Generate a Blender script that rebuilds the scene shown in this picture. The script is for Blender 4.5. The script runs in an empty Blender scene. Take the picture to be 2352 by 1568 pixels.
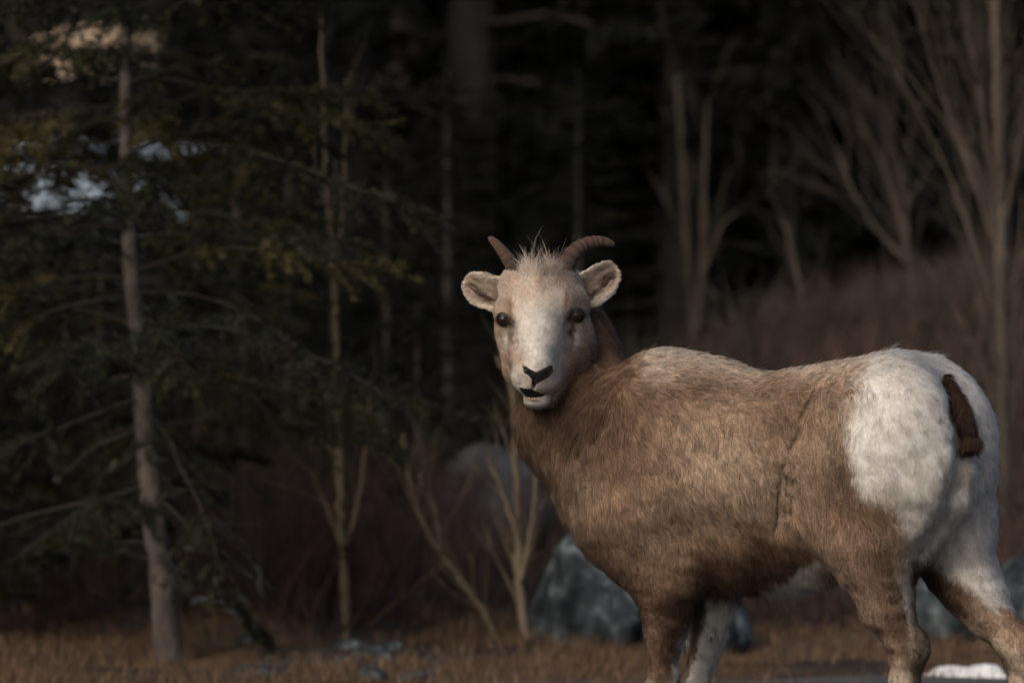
import bpy, bmesh, math, random
import numpy as np
from mathutils import Vector, Matrix, kdtree

random.seed(7)
RNG = np.random.default_rng(7)
SC = bpy.context.scene
COL = SC.collection

# ------------------------------------------------------------------ camera
CAM_D, CAM_H, LENS = 11.1, 0.90, 200.0
FPX = 2352 * LENS / 36.0                     # focal length in pixels of a 2352 px wide picture
cam = bpy.data.cameras.new('camera')
cam.lens, cam.sensor_width = LENS, 36.0
cam.clip_start, cam.clip_end = 0.1, 2000.0
cam.dof.use_dof = True
cam.dof.focus_distance = 11.02
cam.dof.aperture_fstop = 5.0
cam.dof.aperture_blades = 9
camo = bpy.data.objects.new('camera', cam)
COL.objects.link(camo)
camo.location = (0, -CAM_D, CAM_H)
camo.rotation_euler = (math.radians(90), 0, 0)
SC.camera = camo

# ------------------------------------------------------------------ sky and sun (soft, low late daylight)
SUN_AZ, SUN_EL = math.radians(-34), math.radians(33)      # azimuth measured from straight behind the camera, to the left
world = bpy.data.worlds.new('World'); SC.world = world; world.use_nodes = True
wn = world.node_tree.nodes; wl = world.node_tree.links
bgn = wn['Background']
sky = wn.new('ShaderNodeTexSky'); sky.sky_type = 'NISHITA'; sky.sun_disc = False
sky.sun_elevation = SUN_EL
sky.air_density, sky.dust_density, sky.ozone_density = 0.8, 5.0, 0.4
wl.new(sky.outputs[0], bgn.inputs[0]); bgn.inputs[1].default_value = 0.11
to_sun = Vector((math.sin(SUN_AZ) * math.cos(SUN_EL), -math.cos(SUN_AZ) * math.cos(SUN_EL), math.sin(SUN_EL)))
sky.sun_rotation = math.atan2(to_sun.x, to_sun.y)
sl = bpy.data.lights.new('sun', 'SUN'); sl.energy = 1.15; sl.angle = math.radians(35); sl.color = (1.0, 0.96, 0.91)
so = bpy.data.objects.new('sun', sl); COL.objects.link(so)
so.rotation_euler = to_sun.to_track_quat('Z', 'Y').to_euler()
so.location = (-6, -6, 12)

SC.view_settings.view_transform = 'Standard'
SC.view_settings.look = 'None'
SC.view_settings.exposure = 0.16
SC.view_settings.gamma = 1.0
SC.view_settings.use_curve_mapping = False
SC.render.engine = 'CYCLES'
SC.cycles.use_denoising = True
SC.cycles.denoiser = 'OPENIMAGEDENOISE'
SC.cycles.denoising_input_passes = 'RGB_ALBEDO'
SC.cycles.denoising_prefilter = 'NONE'
SC.cycles.max_bounces = 10
SC.cycles.diffuse_bounces = 4
SC.cycles.transmission_bounces = 8
SC.cycles.transparent_max_bounces = 8
SC.cycles_curves.shape = 'RIBBONS'
SC.cycles_curves.subdivisions = 2

# ------------------------------------------------------------------ helpers
CAMP = np.array([0.0, -CAM_D, CAM_H])

def px(x, y, Y):
    """point on the photograph's ray (2352 px wide picture) at depth Y behind the sheep's plane"""
    d = CAM_D + Y
    return np.array([(x - 1176) / FPX * d, Y, CAM_H - (y - 784) / FPX * d])

def proj(p):
    d = p[..., 1] + CAM_D
    return 1176 + p[..., 0] / d * FPX, 784 - (p[..., 2] - CAM_H) / d * FPX

def lin(c):
    c = np.asarray(c, float) / 255.0
    return np.where(c <= 0.04045, c / 12.92, ((c + 0.055) / 1.055) ** 2.4)

def smooth(a, b, x):
    t = np.clip((x - a) / (b - a), 0, 1)
    return t * t * (3 - 2 * t)

class Noise:
    """smooth field made of random sine waves"""
    def __init__(self, freq, seed, n=14, dims=3):
        r = np.random.default_rng(seed)
        k = r.normal(size=(n, dims)); k /= np.linalg.norm(k, axis=1)[:, None]
        self.k = k * freq * r.uniform(0.5, 1.6, (n, 1)) * 2 * np.pi
        self.p = r.uniform(0, 2 * np.pi, n); self.n = n
    def __call__(self, p):
        return np.sin(p @ self.k.T + self.p).sum(-1) / math.sqrt(self.n / 2) * 0.5

def link(name, data, parent=None, mat=None):
    o = bpy.data.objects.new(name, data); COL.objects.link(o)
    if parent is not None: o.parent = parent
    if mat is not None: data.materials.append(mat)
    return o

def tag(o, label=None, cat=None, group=None, kind=None):
    if label: o['label'] = label
    if cat: o['category'] = cat
    if group: o['group'] = group
    if kind: o['kind'] = kind
    return o

def empty(name, loc, label, cat, group=None, rz=0.0):
    o = bpy.data.objects.new(name, None); COL.objects.link(o)
    o.empty_display_size = 0.1
    o.location = loc; o.rotation_euler = (0, 0, rz)
    return tag(o, label, cat, group)

def mesh_np(name, V, F, smooth_shade=True, col=None, colname='col'):
    me = bpy.data.meshes.new(name)
    V = np.asarray(V, np.float32)
    if isinstance(F, np.ndarray):
        k = F.shape[1]
        me.vertices.add(len(V)); me.vertices.foreach_set('co', V.ravel())
        me.loops.add(F.size); me.loops.foreach_set('vertex_index', F.astype(np.int32).ravel())
        me.polygons.add(len(F))
        me.polygons.foreach_set('loop_start', np.arange(0, F.size, k, dtype=np.int32))
        me.update(calc_edges=True)
    else:
        me.from_pydata([tuple(v) for v in V], [], F)
    if smooth_shade:
        me.polygons.foreach_set('use_smooth', np.ones(len(me.polygons), bool))
    if col is not None:
        a = me.attributes.new(colname, 'FLOAT_COLOR', 'POINT')
        c = np.ones((len(V), 4), np.float32); c[:, :3] = col
        a.data.foreach_set('color', c.ravel())
    me.validate(); me.update()
    return me

def new_mat(name, rough=0.8, spec=0.3):
    m = bpy.data.materials.new(name); m.use_nodes = True
    b = m.node_tree.nodes['Principled BSDF']
    b.inputs['Roughness'].default_value = rough
    b.inputs['Specular IOR Level'].default_value = spec
    return m, m.node_tree.nodes, m.node_tree.links, b

def noise_mat(name, cols, scale=8.0, rough=0.85, bump=0.3, bscale=None, detail=6, stretch=(1, 1, 1), attr=None, spec=0.2, lo=.28, hi=.72):
    """procedural colour ramp over object-space noise with fine relief"""
    m, n, l, b = new_mat(name, rough, spec)
    tc = n.new('ShaderNodeTexCoord'); mp = n.new('ShaderNodeMapping')
    mp.inputs['Scale'].default_value = stretch
    l.new(tc.outputs['Object'], mp.inputs[0])
    nz = n.new('ShaderNodeTexNoise'); nz.inputs['Scale'].default_value = scale; nz.inputs['Detail'].default_value = detail
    nz.inputs['Roughness'].default_value = 0.65
    l.new(mp.outputs[0], nz.inputs['Vector'])
    rp = n.new('ShaderNodeValToRGB'); l.new(nz.outputs[0], rp.inputs[0])
    el = rp.color_ramp.elements
    while len(el) < len(cols): el.new(0.5)
    for i, c in enumerate(cols):
        el[i].position = lo + (hi - lo) * i / max(1, len(cols) - 1)
        el[i].color = (*c, 1)
    out = rp.outputs[0]
    if attr:
        at = n.new('ShaderNodeAttribute'); at.attribute_name = attr
        mx = n.new('ShaderNodeMix'); mx.data_type = 'RGBA'; mx.blend_type = 'MULTIPLY'; mx.inputs[0].default_value = 1
        l.new(out, mx.inputs[6]); l.new(at.outputs[0], mx.inputs[7]); out = mx.outputs[2]
    l.new(out, b.inputs['Base Color'])
    if bump:
        n2 = n.new('ShaderNodeTexNoise'); n2.inputs['Scale'].default_value = bscale or scale * 4; n2.inputs['Detail'].default_value = 8
        l.new(mp.outputs[0], n2.inputs['Vector'])
        bp = n.new('ShaderNodeBump'); bp.inputs['Strength'].default_value = bump; bp.inputs['Distance'].default_value = 0.02
        l.new(n2.outputs[0], bp.inputs['Height']); l.new(bp.outputs[0], b.inputs['Normal'])
    return m

def attr_mat(name, attr='col', rough=0.85, spec=0.15, rand=0.0, trans=0.0):
    m, n, l, b = new_mat(name, rough, spec)
    at = n.new('ShaderNodeAttribute'); at.attribute_name = attr
    l.new(at.outputs[0], b.inputs['Base Color'])
    if trans:
        tr = n.new('ShaderNodeBsdfTranslucent'); mx = n.new('ShaderNodeMixShader'); mx.inputs[0].default_value = trans
        l.new(at.outputs[0], tr.inputs[0]); l.new(b.outputs[0], mx.inputs[1]); l.new(tr.outputs[0], mx.inputs[2])
        l.new(mx.outputs[0], n['Material Output'].inputs[0])
    return m

def tube(P, R, sides=6, cap=True):
    """swept tube through points P with radii R -> verts, quads"""
    P = np.asarray(P, float); R = np.asarray(R, float); n = len(P)
    T = np.gradient(P, axis=0); T /= np.linalg.norm(T, axis=1)[:, None] + 1e-9
    ref = np.array([0.31, 0.95, 0.05]) if abs(T[0][2]) > 0.7 else np.array([0, 0, 1.0])
    A = np.cross(T, ref); A /= np.linalg.norm(A, axis=1)[:, None] + 1e-9
    B = np.cross(T, A)
    th = np.arange(sides) / sides * 2 * np.pi
    V = P[:, None] + R[:, None, None] * (np.cos(th)[None, :, None] * A[:, None] + np.sin(th)[None, :, None] * B[:, None])
    V = V.reshape(-1, 3)
    i = np.arange(n - 1)[:, None] * sides; j = np.arange(sides)[None]; j2 = (j + 1) % sides
    F = np.stack([i + j, i + j2, i + sides + j2, i + sides + j], -1).reshape(-1, 4)
    return V, F

class Geo:
    """collects quads/tris (tris stored as quads would be degenerate, so keep both lists)"""
    def __init__(s): s.V = []; s.F = []; s.C = []; s.n = 0
    def add(s, V, F, c=None):
        V = np.asarray(V, float); s.V.append(V); s.F.append(np.asarray(F) + s.n); s.n += len(V)
        if c is not None: s.C.append(np.broadcast_to(np.asarray(c, float), (len(V), 3)))
    def mesh(s, name, smooth_shade=True):
        return mesh_np(name, np.concatenate(s.V), np.concatenate(s.F), smooth_shade, np.concatenate(s.C) if s.C else None)

def catmull(P, n):
    P = np.asarray(P, float); k = len(P)
    t = np.linspace(0, k - 1, n); i = np.clip(t.astype(int), 0, k - 2); f = (t - i)[:, None]
    g = lambda q: P[np.clip(q, 0, k - 1)]
    p0, p1, p2, p3 = g(i - 1), g(i), g(i + 1), g(i + 2)
    return 0.5 * (2 * p1 + (p2 - p0) * f + (2 * p0 - 5 * p1 + 4 * p2 - p3) * f ** 2 + (3 * p1 - p0 - 3 * p2 + p3) * f ** 3)

# ================================================================== THE SHEEP
TH = math.radians(28)
AX = np.array([-math.cos(TH), math.sin(TH), 0.0])      # towards the chest
LN = np.array([-math.sin(TH), -math.cos(TH), 0.0])     # the sheep's left flank, turned to the camera
ORG = px(1780, 1050, 0.0); ORG[2] = 0.0

def loc(u, v, w): return ORG + u * AX + v * LN + np.array([0, 0, w])
def to_local(p):
    q = p - ORG
    return q @ AX, q @ LN, q[..., 2]
def B(x, y, v):
    """picture point on the plane at lateral offset v from the sheep's spine"""
    d = px(x, y, 0.0) - CAMP
    s = (v - (CAMP - ORG) @ LN) / (d @ LN)
    return CAMP + s * d
HY = 0.165                                               # depth of the head
def H(zx, zy, t):
    """head point: coordinates of an enlarged view of the head, t metres towards the camera"""
    return px(1016 + 0.3 * zx, 508 + 0.3 * zy, HY - t)
def hz(p):
    x, y = proj(p)
    return (x - 1016) / 0.3, (y - 508) / 0.3

# trunk sections: u, top, bottom, half width
TR = np.array([
    [-.395, .765, .62, .07], [-.36, .815, .57, .105], [-.31, .857, .515, .136], [-.25, .874, .475, .152],
    [-.12, .858, .430, .152], [.00, .841, .414, .162], [.10, .842, .414, .162], [.18, .862, .432, .150],
    [.26, .862, .445, .138], [.34, .80, .490, .112], [.40, .71, .56, .07]])
TRI = np.linspace(TR[0, 0], TR[-1, 0], 80)
TRC = catmull(TR, 80)

def d_trunk(p):
    u, v, w = to_local(p)
    uc = np.clip(u, TR[0, 0], TR[-1, 0])
    top = np.interp(uc, TRC[:, 0], TRC[:, 1]); bot = np.interp(uc, TRC[:, 0], TRC[:, 2]); b = np.interp(uc, TRC[:, 0], TRC[:, 3])
    c = bot + (top - bot) * 0.5; h = (top - bot) * 0.5
    # egg section: narrower towards the spine
    z = (w - c) / h
    b2 = b * (1 - 0.16 * np.clip(z, 0, 1) ** 2)
    k0 = np.sqrt(z ** 2 + (v / b2) ** 2) + 1e-6
    k1 = np.sqrt((z / h) ** 2 + (v / b2 ** 2) ** 2) + 1e-6
    d = k0 * (k0 - 1) / k1
    du = np.abs(u - uc)
    return np.where(du > 0, np.sqrt(np.maximum(d, 0) ** 2 + du ** 2), d)

PR = []                                                 # (kind, data, k)
def cone(a, ra, b, rb, k=0.05): PR.append(('c', (np.asarray(a), ra, np.asarray(b), rb), k))
def ball(a, r, k=0.04): PR.append(('c', (np.asarray(a), r, np.asarray(a) + np.array([0, 0, 1e-4]), r), k))
def ell(c, r, axes=np.eye(3), k=0.05): PR.append(('e', (np.asarray(c), np.asarray(r), np.asarray(axes)), k))
CUT = []
def cut(a, ra, b, rb, k=0.01): CUT.append(('c', (np.asarray(a), ra, np.asarray(b), rb), k))
LAX = np.array([AX, LN, [0, 0, 1.0]])

# rump, thighs and hind legs
ell(loc(-.275, .075, .70), (.125, .085, .165), LAX, .06)
ell(loc(-.290, -.088, .70), (.130, .082, .165), LAX, .06)
cone(B(2060, 1020, .08), .105, B(2000, 1225, .095), .074, .07)       # near thigh
cone(B(2120, 1120, .08), .085, B(2035, 1300, .09), .052, .07)        # near hamstring
cone(B(1988, 1245, .10), .056, B(2040, 1390, .09), .044, .05)        # near gaskin
cone(B(2035, 1390, .09), .046, B(2083, 1485, .085), .031, .03)
cone(B(2083, 1485, .085), .031, B(2078, 1575, .085), .026, .03)
ball(B(2106, 1486, .085), .013, .03)                                   # point of the hock
n0 = B(2078, 1575, .085)
nh = loc(-.345, .085, .095)
cone(n0, .024, nh, .0165, .02)
cone(nh, .021, loc(-.325, .085, .045), .024, .02)
cone(B(2130, 1040, -.08), .108, B(2185, 1215, -.085), .070, .07)     # far thigh, stretched back
cone(B(2185, 1200, -.085), .068, B(2238, 1350, -.085), .044, .05)
cone(B(2165, 1265, -.085), .052, B(2245, 1390, -.085), .038, .05)
cone(B(2240, 1360, -.085), .047, B(2330, 1480, -.085), .032, .04)
cone(B(2330, 1480, -.085), .031, B(2350, 1570, -.085), .024, .03)
ball(B(2362, 1478, -.085), .016, .03)
fh = loc(-.50, -.085, .10)
cone(B(2350, 1570, -.085), .024, fh, .0165, .02)
cone(fh, .021, loc(-.475, -.085, .045), .024, .02)
# shoulders and forelegs
ell(B(1475, 1130, .085), (.125, .062, .17), LAX, .07)
ell(B(1585, 1130, -.085), (.125, .062, .17), LAX, .07)
cone(B(1475, 1190, .10), .085, B(1528, 1340, .095), .058, .06)
cone(B(1526, 1330, .095), .056, B(1531, 1430, .09), .040, .04)
cone(B(1531, 1430, .09), .040, B(1522, 1560, .085), .022, .03)
cone(B(1522, 1560, .085), .022, B(1512, 1610, .085), .027, .03)      # knee
k0 = B(1512, 1610, .085)
fn = loc(.20, .085, .095)
cone(k0, .026, fn, .0155, .02)
cone(fn, .019, loc(.222, .085, .045), .023, .02)
cone(B(1610, 1250, -.09), .07, B(1632, 1360, -.09), .047, .05)
cone(B(1628, 1360, -.09), .043, B(1615, 1450, -.085), .030, .04)
cone(B(1622, 1450, -.085), .033, B(1597, 1565, -.085), .021, .03)
cone(B(1597, 1565, -.085), .021, B(1590, 1610, -.085), .026, .03)
k1_ = B(1590, 1610, -.085)
ff = loc(.215, -.085, .095)
cone(k1_, .025, ff, .0155, .02)
cone(ff, .019, loc(.237, -.085, .045), .023, .02)
# breast and neck
ell(B(1450, 1100, .0), (.105, .112, .16), LAX, .09)
cone(B(1440, 1180, .0), .080, B(1520, 1285, .0), .072, .07)
ND = .29
cone(loc(.29, .0, .70), .130, px(1345, 960, .235), .098, .09)
cone(px(1312, 950, .235), .092, px(1318, 820, ND), .074, .07)
cone(px(1352, 900, .26), .064, px(1315, 760, ND), .056, .07)
cone(px(1270, 975, .21), .056, px(1358, 1090, .20), .070, .07)
# withers
cone(loc(.24, 0, .79), .068, loc(.13, 0, .795), .055, .08)
# head
HEAD0 = len(PR)
ell(H(752, 605, -.040), (.068, .078, .064), k=.05)
ball(H(580, 490, -.035), .034, .05); ball(H(920, 480, -.035), .035, .05)   # bosses under the horns
cone(H(748, 560, .006), .046, H(738, 860, .060), .034, .05)          # forehead and bridge
cone(H(738, 860, .060), .034, H(727, 1110, .108), .029, .03)
cone(H(640, 700, .012), .030, H(668, 930, .052), .022, .04)           # edges of the flat bridge
cone(H(862, 690, .012), .030, H(812, 930, .052), .022, .04)
cone(H(588, 690, -.010), .025, H(584, 900, -.006), .028, .035)        # viewer's left cheek
cone(H(955, 670, -.012), .029, H(968, 900, -.012), .032, .04)        # viewer's right cheek
cone(H(590, 900, -.004), .029, H(635, 1130, .062), .023, .04)
cone(H(586, 890, -.012), .030, H(596, 1130, -.006), .034, .03)
cone(H(975, 890, -.024), .031, H(960, 1100, -.018), .035, .03)
cone(H(955, 930, -.016), .039, H(838, 1150, .055), .026, .04)
cone(H(800, 1010, -.05), .060, H(738, 1290, .050), .028, .05)         # jaw
ell(H(712, 1165, .100), (.036, .030, .028), k=.03)                    # muzzle
ball(H(612, 1210, .088), .0195, .02); ball(H(818, 1215, .088), .0205, .02)  # upper lip pads
ell(H(715, 1255, .100), (.030, .024, .018), k=.018)
ell(H(726, 1378, .084), (.027, .024, .0165), k=.014)                  # chin
cone(H(482, 668, .004), .014, H(560, 640, .030), .015, .03)           # brows
cone(H(1030, 632, .002), .015, H(940, 608, .032), .015, .03)
ball(H(480, 815, -.006), .012, .03); ball(H(1022, 800, -.006), .013, .03)
ball(H(458, 694, .004), .0125, .02); ball(H(1034, 660, .002), .0125, .02)   # upper lids
HEAD1 = len(PR)
# creases of the flank
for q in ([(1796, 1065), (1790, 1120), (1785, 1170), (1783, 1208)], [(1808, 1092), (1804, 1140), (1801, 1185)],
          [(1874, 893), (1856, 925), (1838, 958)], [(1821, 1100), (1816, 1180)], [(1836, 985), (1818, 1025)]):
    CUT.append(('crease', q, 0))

def d_prim(kind, dat, p):
    if kind == 'c':
        a, ra, b, rb = dat
        ba = b - a; q = p - a
        t = np.clip(q @ ba / (ba @ ba), 0, 1)
        return np.sqrt(((q - t[..., None] * ba) ** 2).sum(-1)) - (ra + (rb - ra) * t)
    c, r, axm = dat
    q = (p - c) @ axm.T
    k0 = np.sqrt(((q / r) ** 2).sum(-1)) + 1e-6
    k1 = np.sqrt(((q / r ** 2) ** 2).sum(-1)) + 1e-6
    return k0 * (k0 - 1) / k1

def smin(a, b, k):
    h = np.maximum(k - np.abs(a - b), 0) / k
    return np.minimum(a, b) - h * h * k * 0.25

def sdf(p, cuts=True):
    d = d_trunk(p)
    for kind, dat, k in PR:
        d = smin(d, d_prim(kind, dat, p), k)
    if cuts:
        for kind, dat, k in CUT:
            if kind == 'c': d = -smin(-d, d_prim('c', dat, p), k)
    return d

def grad(p, e=0.002, cuts=True):
    T4 = np.array([[1, -1, -1], [-1, -1, 1], [-1, 1, -1], [1, 1, 1.0]])
    g = sum(sdf(p + e * v, cuts)[..., None] * v for v in T4)
    return g / (np.linalg.norm(g, axis=-1)[..., None] + 1e-9)

def surface_nets(h=0.008):
    lo = np.array([-.16, -.62, -.01]); hi = np.array([1.20, .52, 1.04])
    n = np.ceil((hi - lo) / h).astype(int)
    ax = [lo[i] + np.arange(n[i]) * h for i in range(3)]
    D = np.full(n, 0.3, np.float32)
    def sub(blo, bhi):
        i0 = np.clip(((blo - lo) / h).astype(int), 0, n); i1 = np.clip(((bhi - lo) / h).astype(int) + 2, 0, n)
        s = tuple(slice(a, b) for a, b in zip(i0, i1))
        G = np.stack(np.meshgrid(*[ax[i][s[i]] for i in range(3)], indexing='ij'), -1)
        return s, G
    c8 = np.array([loc(u, v, w) for u in (-.44, .42) for v in (-.18, .18) for w in (.38, .92)])
    s, G = sub(c8.min(0) - .1, c8.max(0) + .1); D[s] = d_trunk(G)
    for kind, dat, k in PR:
        if kind == 'c': m = max(dat[1], dat[3]); blo, bhi = np.minimum(dat[0], dat[2]) - m, np.maximum(dat[0], dat[2]) + m
        else: m = dat[1].max(); blo, bhi = dat[0] - m, dat[0] + m
        s, G = sub(blo - .1, bhi + .1); D[s] = smin(D[s], d_prim(kind, dat, G), k)
    neg = D < 0
    cnt = np.zeros(n - 1, int)
    for dx in (0, 1):
        for dy in (0, 1):
            for dz in (0, 1):
                cnt += neg[dx:n[0] - 1 + dx, dy:n[1] - 1 + dy, dz:n[2] - 1 + dz]
    act = (cnt > 0) & (cnt < 8)
    idx = -np.ones(n - 1, int); cells = np.argwhere(act); idx[act] = np.arange(len(cells))
    V = lo + (cells + 0.5) * h
    F = []
    for a in range(3):
        b, c = (a + 1) % 3, (a + 2) % 3
        sl0 = [slice(1, n[i] - 1) for i in range(3)]; sl1 = list(sl0)
        sl0[a] = slice(0, n[a] - 1); sl1[a] = slice(1, n[a])
        A0, A1 = neg[tuple(sl0)], neg[tuple(sl1)]
        e = np.argwhere(A0 != A1); f = A0[A0 != A1]
        off = np.ones(3, int); off[a] = 0
        e = e + off
        eb = np.zeros(3, int); eb[b] = 1; ec = np.zeros(3, int); ec[c] = 1
        q = [e - eb - ec, e - ec, e, e - eb]
        quad = np.stack([idx[tuple(x.T)] for x in q], -1)
        quad[~f] = quad[~f][:, ::-1]
        F.append(quad)
    return V, np.concatenate(F)

def project(V, it=3, cuts=False):
    V = V.copy()
    for _ in range(it):
        d = sdf(V, cuts); V -= grad(V, cuts=cuts) * np.clip(d, -.012, .012)[:, None]
    return V

def build_body_mesh():
    V, F = surface_nets()
    V = project(V, 2)
    me = mesh_np('body', V, F)
    bm = bmesh.new(); bm.from_mesh(me)
    for k in range(2):                                  # finer faces on the head
        es = []
        for e in bm.edges:
            c = (e.verts[0].co + e.verts[1].co) / 2
            X, Y = proj(np.array(c)); zx, zy = (X - 1016) / .3, (Y - 508) / .3
            lim = (c.y < HY + .03 and 380 < zx < 1160 and 380 < zy < 1470) if k == 0 else (c.y < HY - .03 and 440 < zx < 1090 and 1020 < zy < 1420)
            if lim: es.append(e)
        bmesh.ops.subdivide_edges(bm, edges=es, cuts=1, use_grid_fill=True)
    bmesh.ops.triangulate(bm, faces=[f for f in bm.faces if len(f.verts) > 4])
    bm.to_mesh(me); bm.free()
    n = len(me.vertices); V = np.zeros(n * 3, np.float32); me.vertices.foreach_get('co', V); V = V.reshape(-1, 3).astype(float)
    V = project(V, 2, cuts=True)
    # creases in the coat, small unevenness of muscles
    N = grad(V, .006, cuts=False)
    X, Y = proj(V); vis = (N @ (CAMP - V.mean(0)) / np.linalg.norm(CAMP - V.mean(0))) > 0
    for kind, q, _ in CUT:
        if kind != 'crease': continue
        q = np.array(q, float); dm = np.full(len(V), 1e9)
        for a, b in zip(q[:-1], q[1:]):
            t = np.clip(((X - a[0]) * (b - a)[0] + (Y - a[1]) * (b - a)[1]) / ((b - a) @ (b - a)), 0, 1)
            dm = np.minimum(dm, np.hypot(X - a[0] - t * (b - a)[0], Y - a[1] - t * (b - a)[1]))
        V -= N * (np.exp(-(dm / 9) ** 2) * (.006 if q[0][1] > 1000 else .0025) * vis)[:, None]
    body = Y > 1000
    V += N * (Noise(9, 3)(V) * .0035 * smooth(880, 1050, Y) + Noise(22, 4)(V) * .0015 * smooth(900, 1050, Y))[:, None]
    me.vertices.foreach_set('co', V.astype(np.float32).ravel()); me.update()
    me.polygons.foreach_set('use_smooth', np.ones(len(me.polygons), bool))
    return me, V

def ray_surface(x, y, y0=-.7, y1=.5):
    """first body surface point along the picture ray"""
    d = px(x, y, 0) - CAMP; d /= np.linalg.norm(d)
    s = (CAM_D + y0)
    for _ in range(120):
        p = CAMP + d * s; dd = float(sdf(p[None], False)[0])
        if dd < .0004: break
        s += max(dd * .7, .0003)
    return p
def hs(zx, zy): return ray_surface(1016 + .3 * zx, 508 + .3 * zy)

# mouth, nostrils and tear grooves, cut where the surface lies
def groove(pts, r, depth, k=.006):
    q = [hs(a, b) for a, b in pts]
    for (p0, r0, d0), (p1, r1, d1) in zip(zip(q, r, depth), list(zip(q, r, depth))[1:]):
        cut(p0 - np.array([0, 1.0, 0]) * (r0 - d0), r0, p1 - np.array([0, 1.0, 0]) * (r1 - d1), r1, k)
groove([(586, 1190), (590, 1240), (604, 1290), (650, 1310), (690, 1320), (740, 1328), (805, 1322)], [.0022, .0028, .005, .0072, .0085, .006, .0022], [.002, .003, .012, .020, .022, .014, .002], .002)
groove([(628, 1118), (648, 1140), (672, 1162)], [.0025, .0042, .0045], [.002, .008, .009], .004)
groove([(834, 1116), (812, 1142), (786, 1166)], [.0025, .0042, .0045], [.002, .008, .009], .004)
groove([(702, 1200), (697, 1250), (692, 1296)], [.002, .0025, .003], [.0015, .002, .003], .004)
groove([(528, 800), (545, 860), (552, 930)], [.008, .009, .007], [.007, .007, .002], .010)
groove([(962, 780), (950, 850), (955, 920)], [.008, .010, .007], [.007, .008, .002], .010)

def dent(x, y, r, depth, k=.05):
    p = ray_surface(x, y); nn = grad(p[None], .01, False)[0]
    c = p + nn * (r - depth); cut(c, r, c + np.array([0, 0, 1e-4]), r, k)
for q in ((1845, 1120, .11, .016), (1615, 1200, .09, .012), (1500, 960, .08, .010), (1960, 960, .07, .008), (1690, 880, .10, .008), (1870, 1000, .08, .008), (1590, 1050, .10, .006)): dent(*q)

def cleft(pts, r, depth, k=.03):
    q = [ray_surface(*a) for a in pts]; w = [grad(p[None], .02, False)[0] for p in q]
    c = [p + n_ * (r - depth) for p, n_ in zip(q, w)]
    for a, b in zip(c[:-1], c[1:]): cut(a, r, b, r, k)
cleft([(2182, 890), (2206, 960), (2216, 1030), (2205, 1110), (2170, 1200), (2120, 1262)], .030, .010)

def d_head(p):
    d = np.full(p.shape[:-1], .3)
    for kind, dat, k in PR[HEAD0:HEAD1]: d = smin(d, d_prim(kind, dat, p), k)
    return d

# ---- coat colours (fur albedo) and some shade, painted on the surface of the sheep
def poly_sd(x, y, poly):
    """signed distance to a polygon in the picture plane, negative inside"""
    P = np.asarray(poly, float); d = np.full(x.shape, 1e9); ins = np.zeros(x.shape, bool)
    for a, b in zip(P, np.roll(P, -1, 0)):
        e = b - a
        t = np.clip(((x - a[0]) * e[0] + (y - a[1]) * e[1]) / (e @ e), 0, 1)
        d = np.minimum(d, np.hypot(x - a[0] - t * e[0], y - a[1] - t * e[1]))
        c = (a[1] > y) != (b[1] > y)
        with np.errstate(divide='ignore', invalid='ignore'):
            xi = a[0] + (y - a[1]) / (e[1] if e[1] else 1e-9) * e[0]
        ins ^= c & (x < xi)
    return np.where(ins, -d, d)

def line_d(x, y, q):
    q = np.array(q, float); dm = np.full(x.shape, 1e9)
    for a, b in zip(q[:-1], q[1:]):
        t = np.clip(((x - a[0]) * (b - a)[0] + (y - a[1]) * (b - a)[1]) / ((b - a) @ (b - a)), 0, 1)
        dm = np.minimum(dm, np.hypot(x - a[0] - t * (b - a)[0], y - a[1] - t * (b - a)[1]))
    return dm

def mixc(C, c, m):
    return C * (1 - m[:, None]) + np.asarray(c)[None] * m[:, None]

BROWN = np.array([.245, .158, .104]); LIGHT = np.array([.53, .415, .305]); DARK = np.array([.075, .045, .031])
DEEP = np.array([.15, .092, .062]); WHITE = np.array([.80, .77, .72]); CREAM = np.array([.70, .58, .44]); TAN = np.array([.52, .37, .27])
RUMP = [(2040, 770), (1975, 850), (1945, 930), (1938, 985), (1962, 1050), (1985, 1110), (2035, 1150), (2062, 1190), (2074, 1240),
        (2085, 1300), (2130, 1275), (2185, 1322), (2240, 1372), (2300, 1400), (2420, 1400), (2420, 770)]
N_a, N_b, N_c, N_f = Noise(7, 11), Noise(25, 12), Noise(70, 13), Noise(58, 14)

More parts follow.
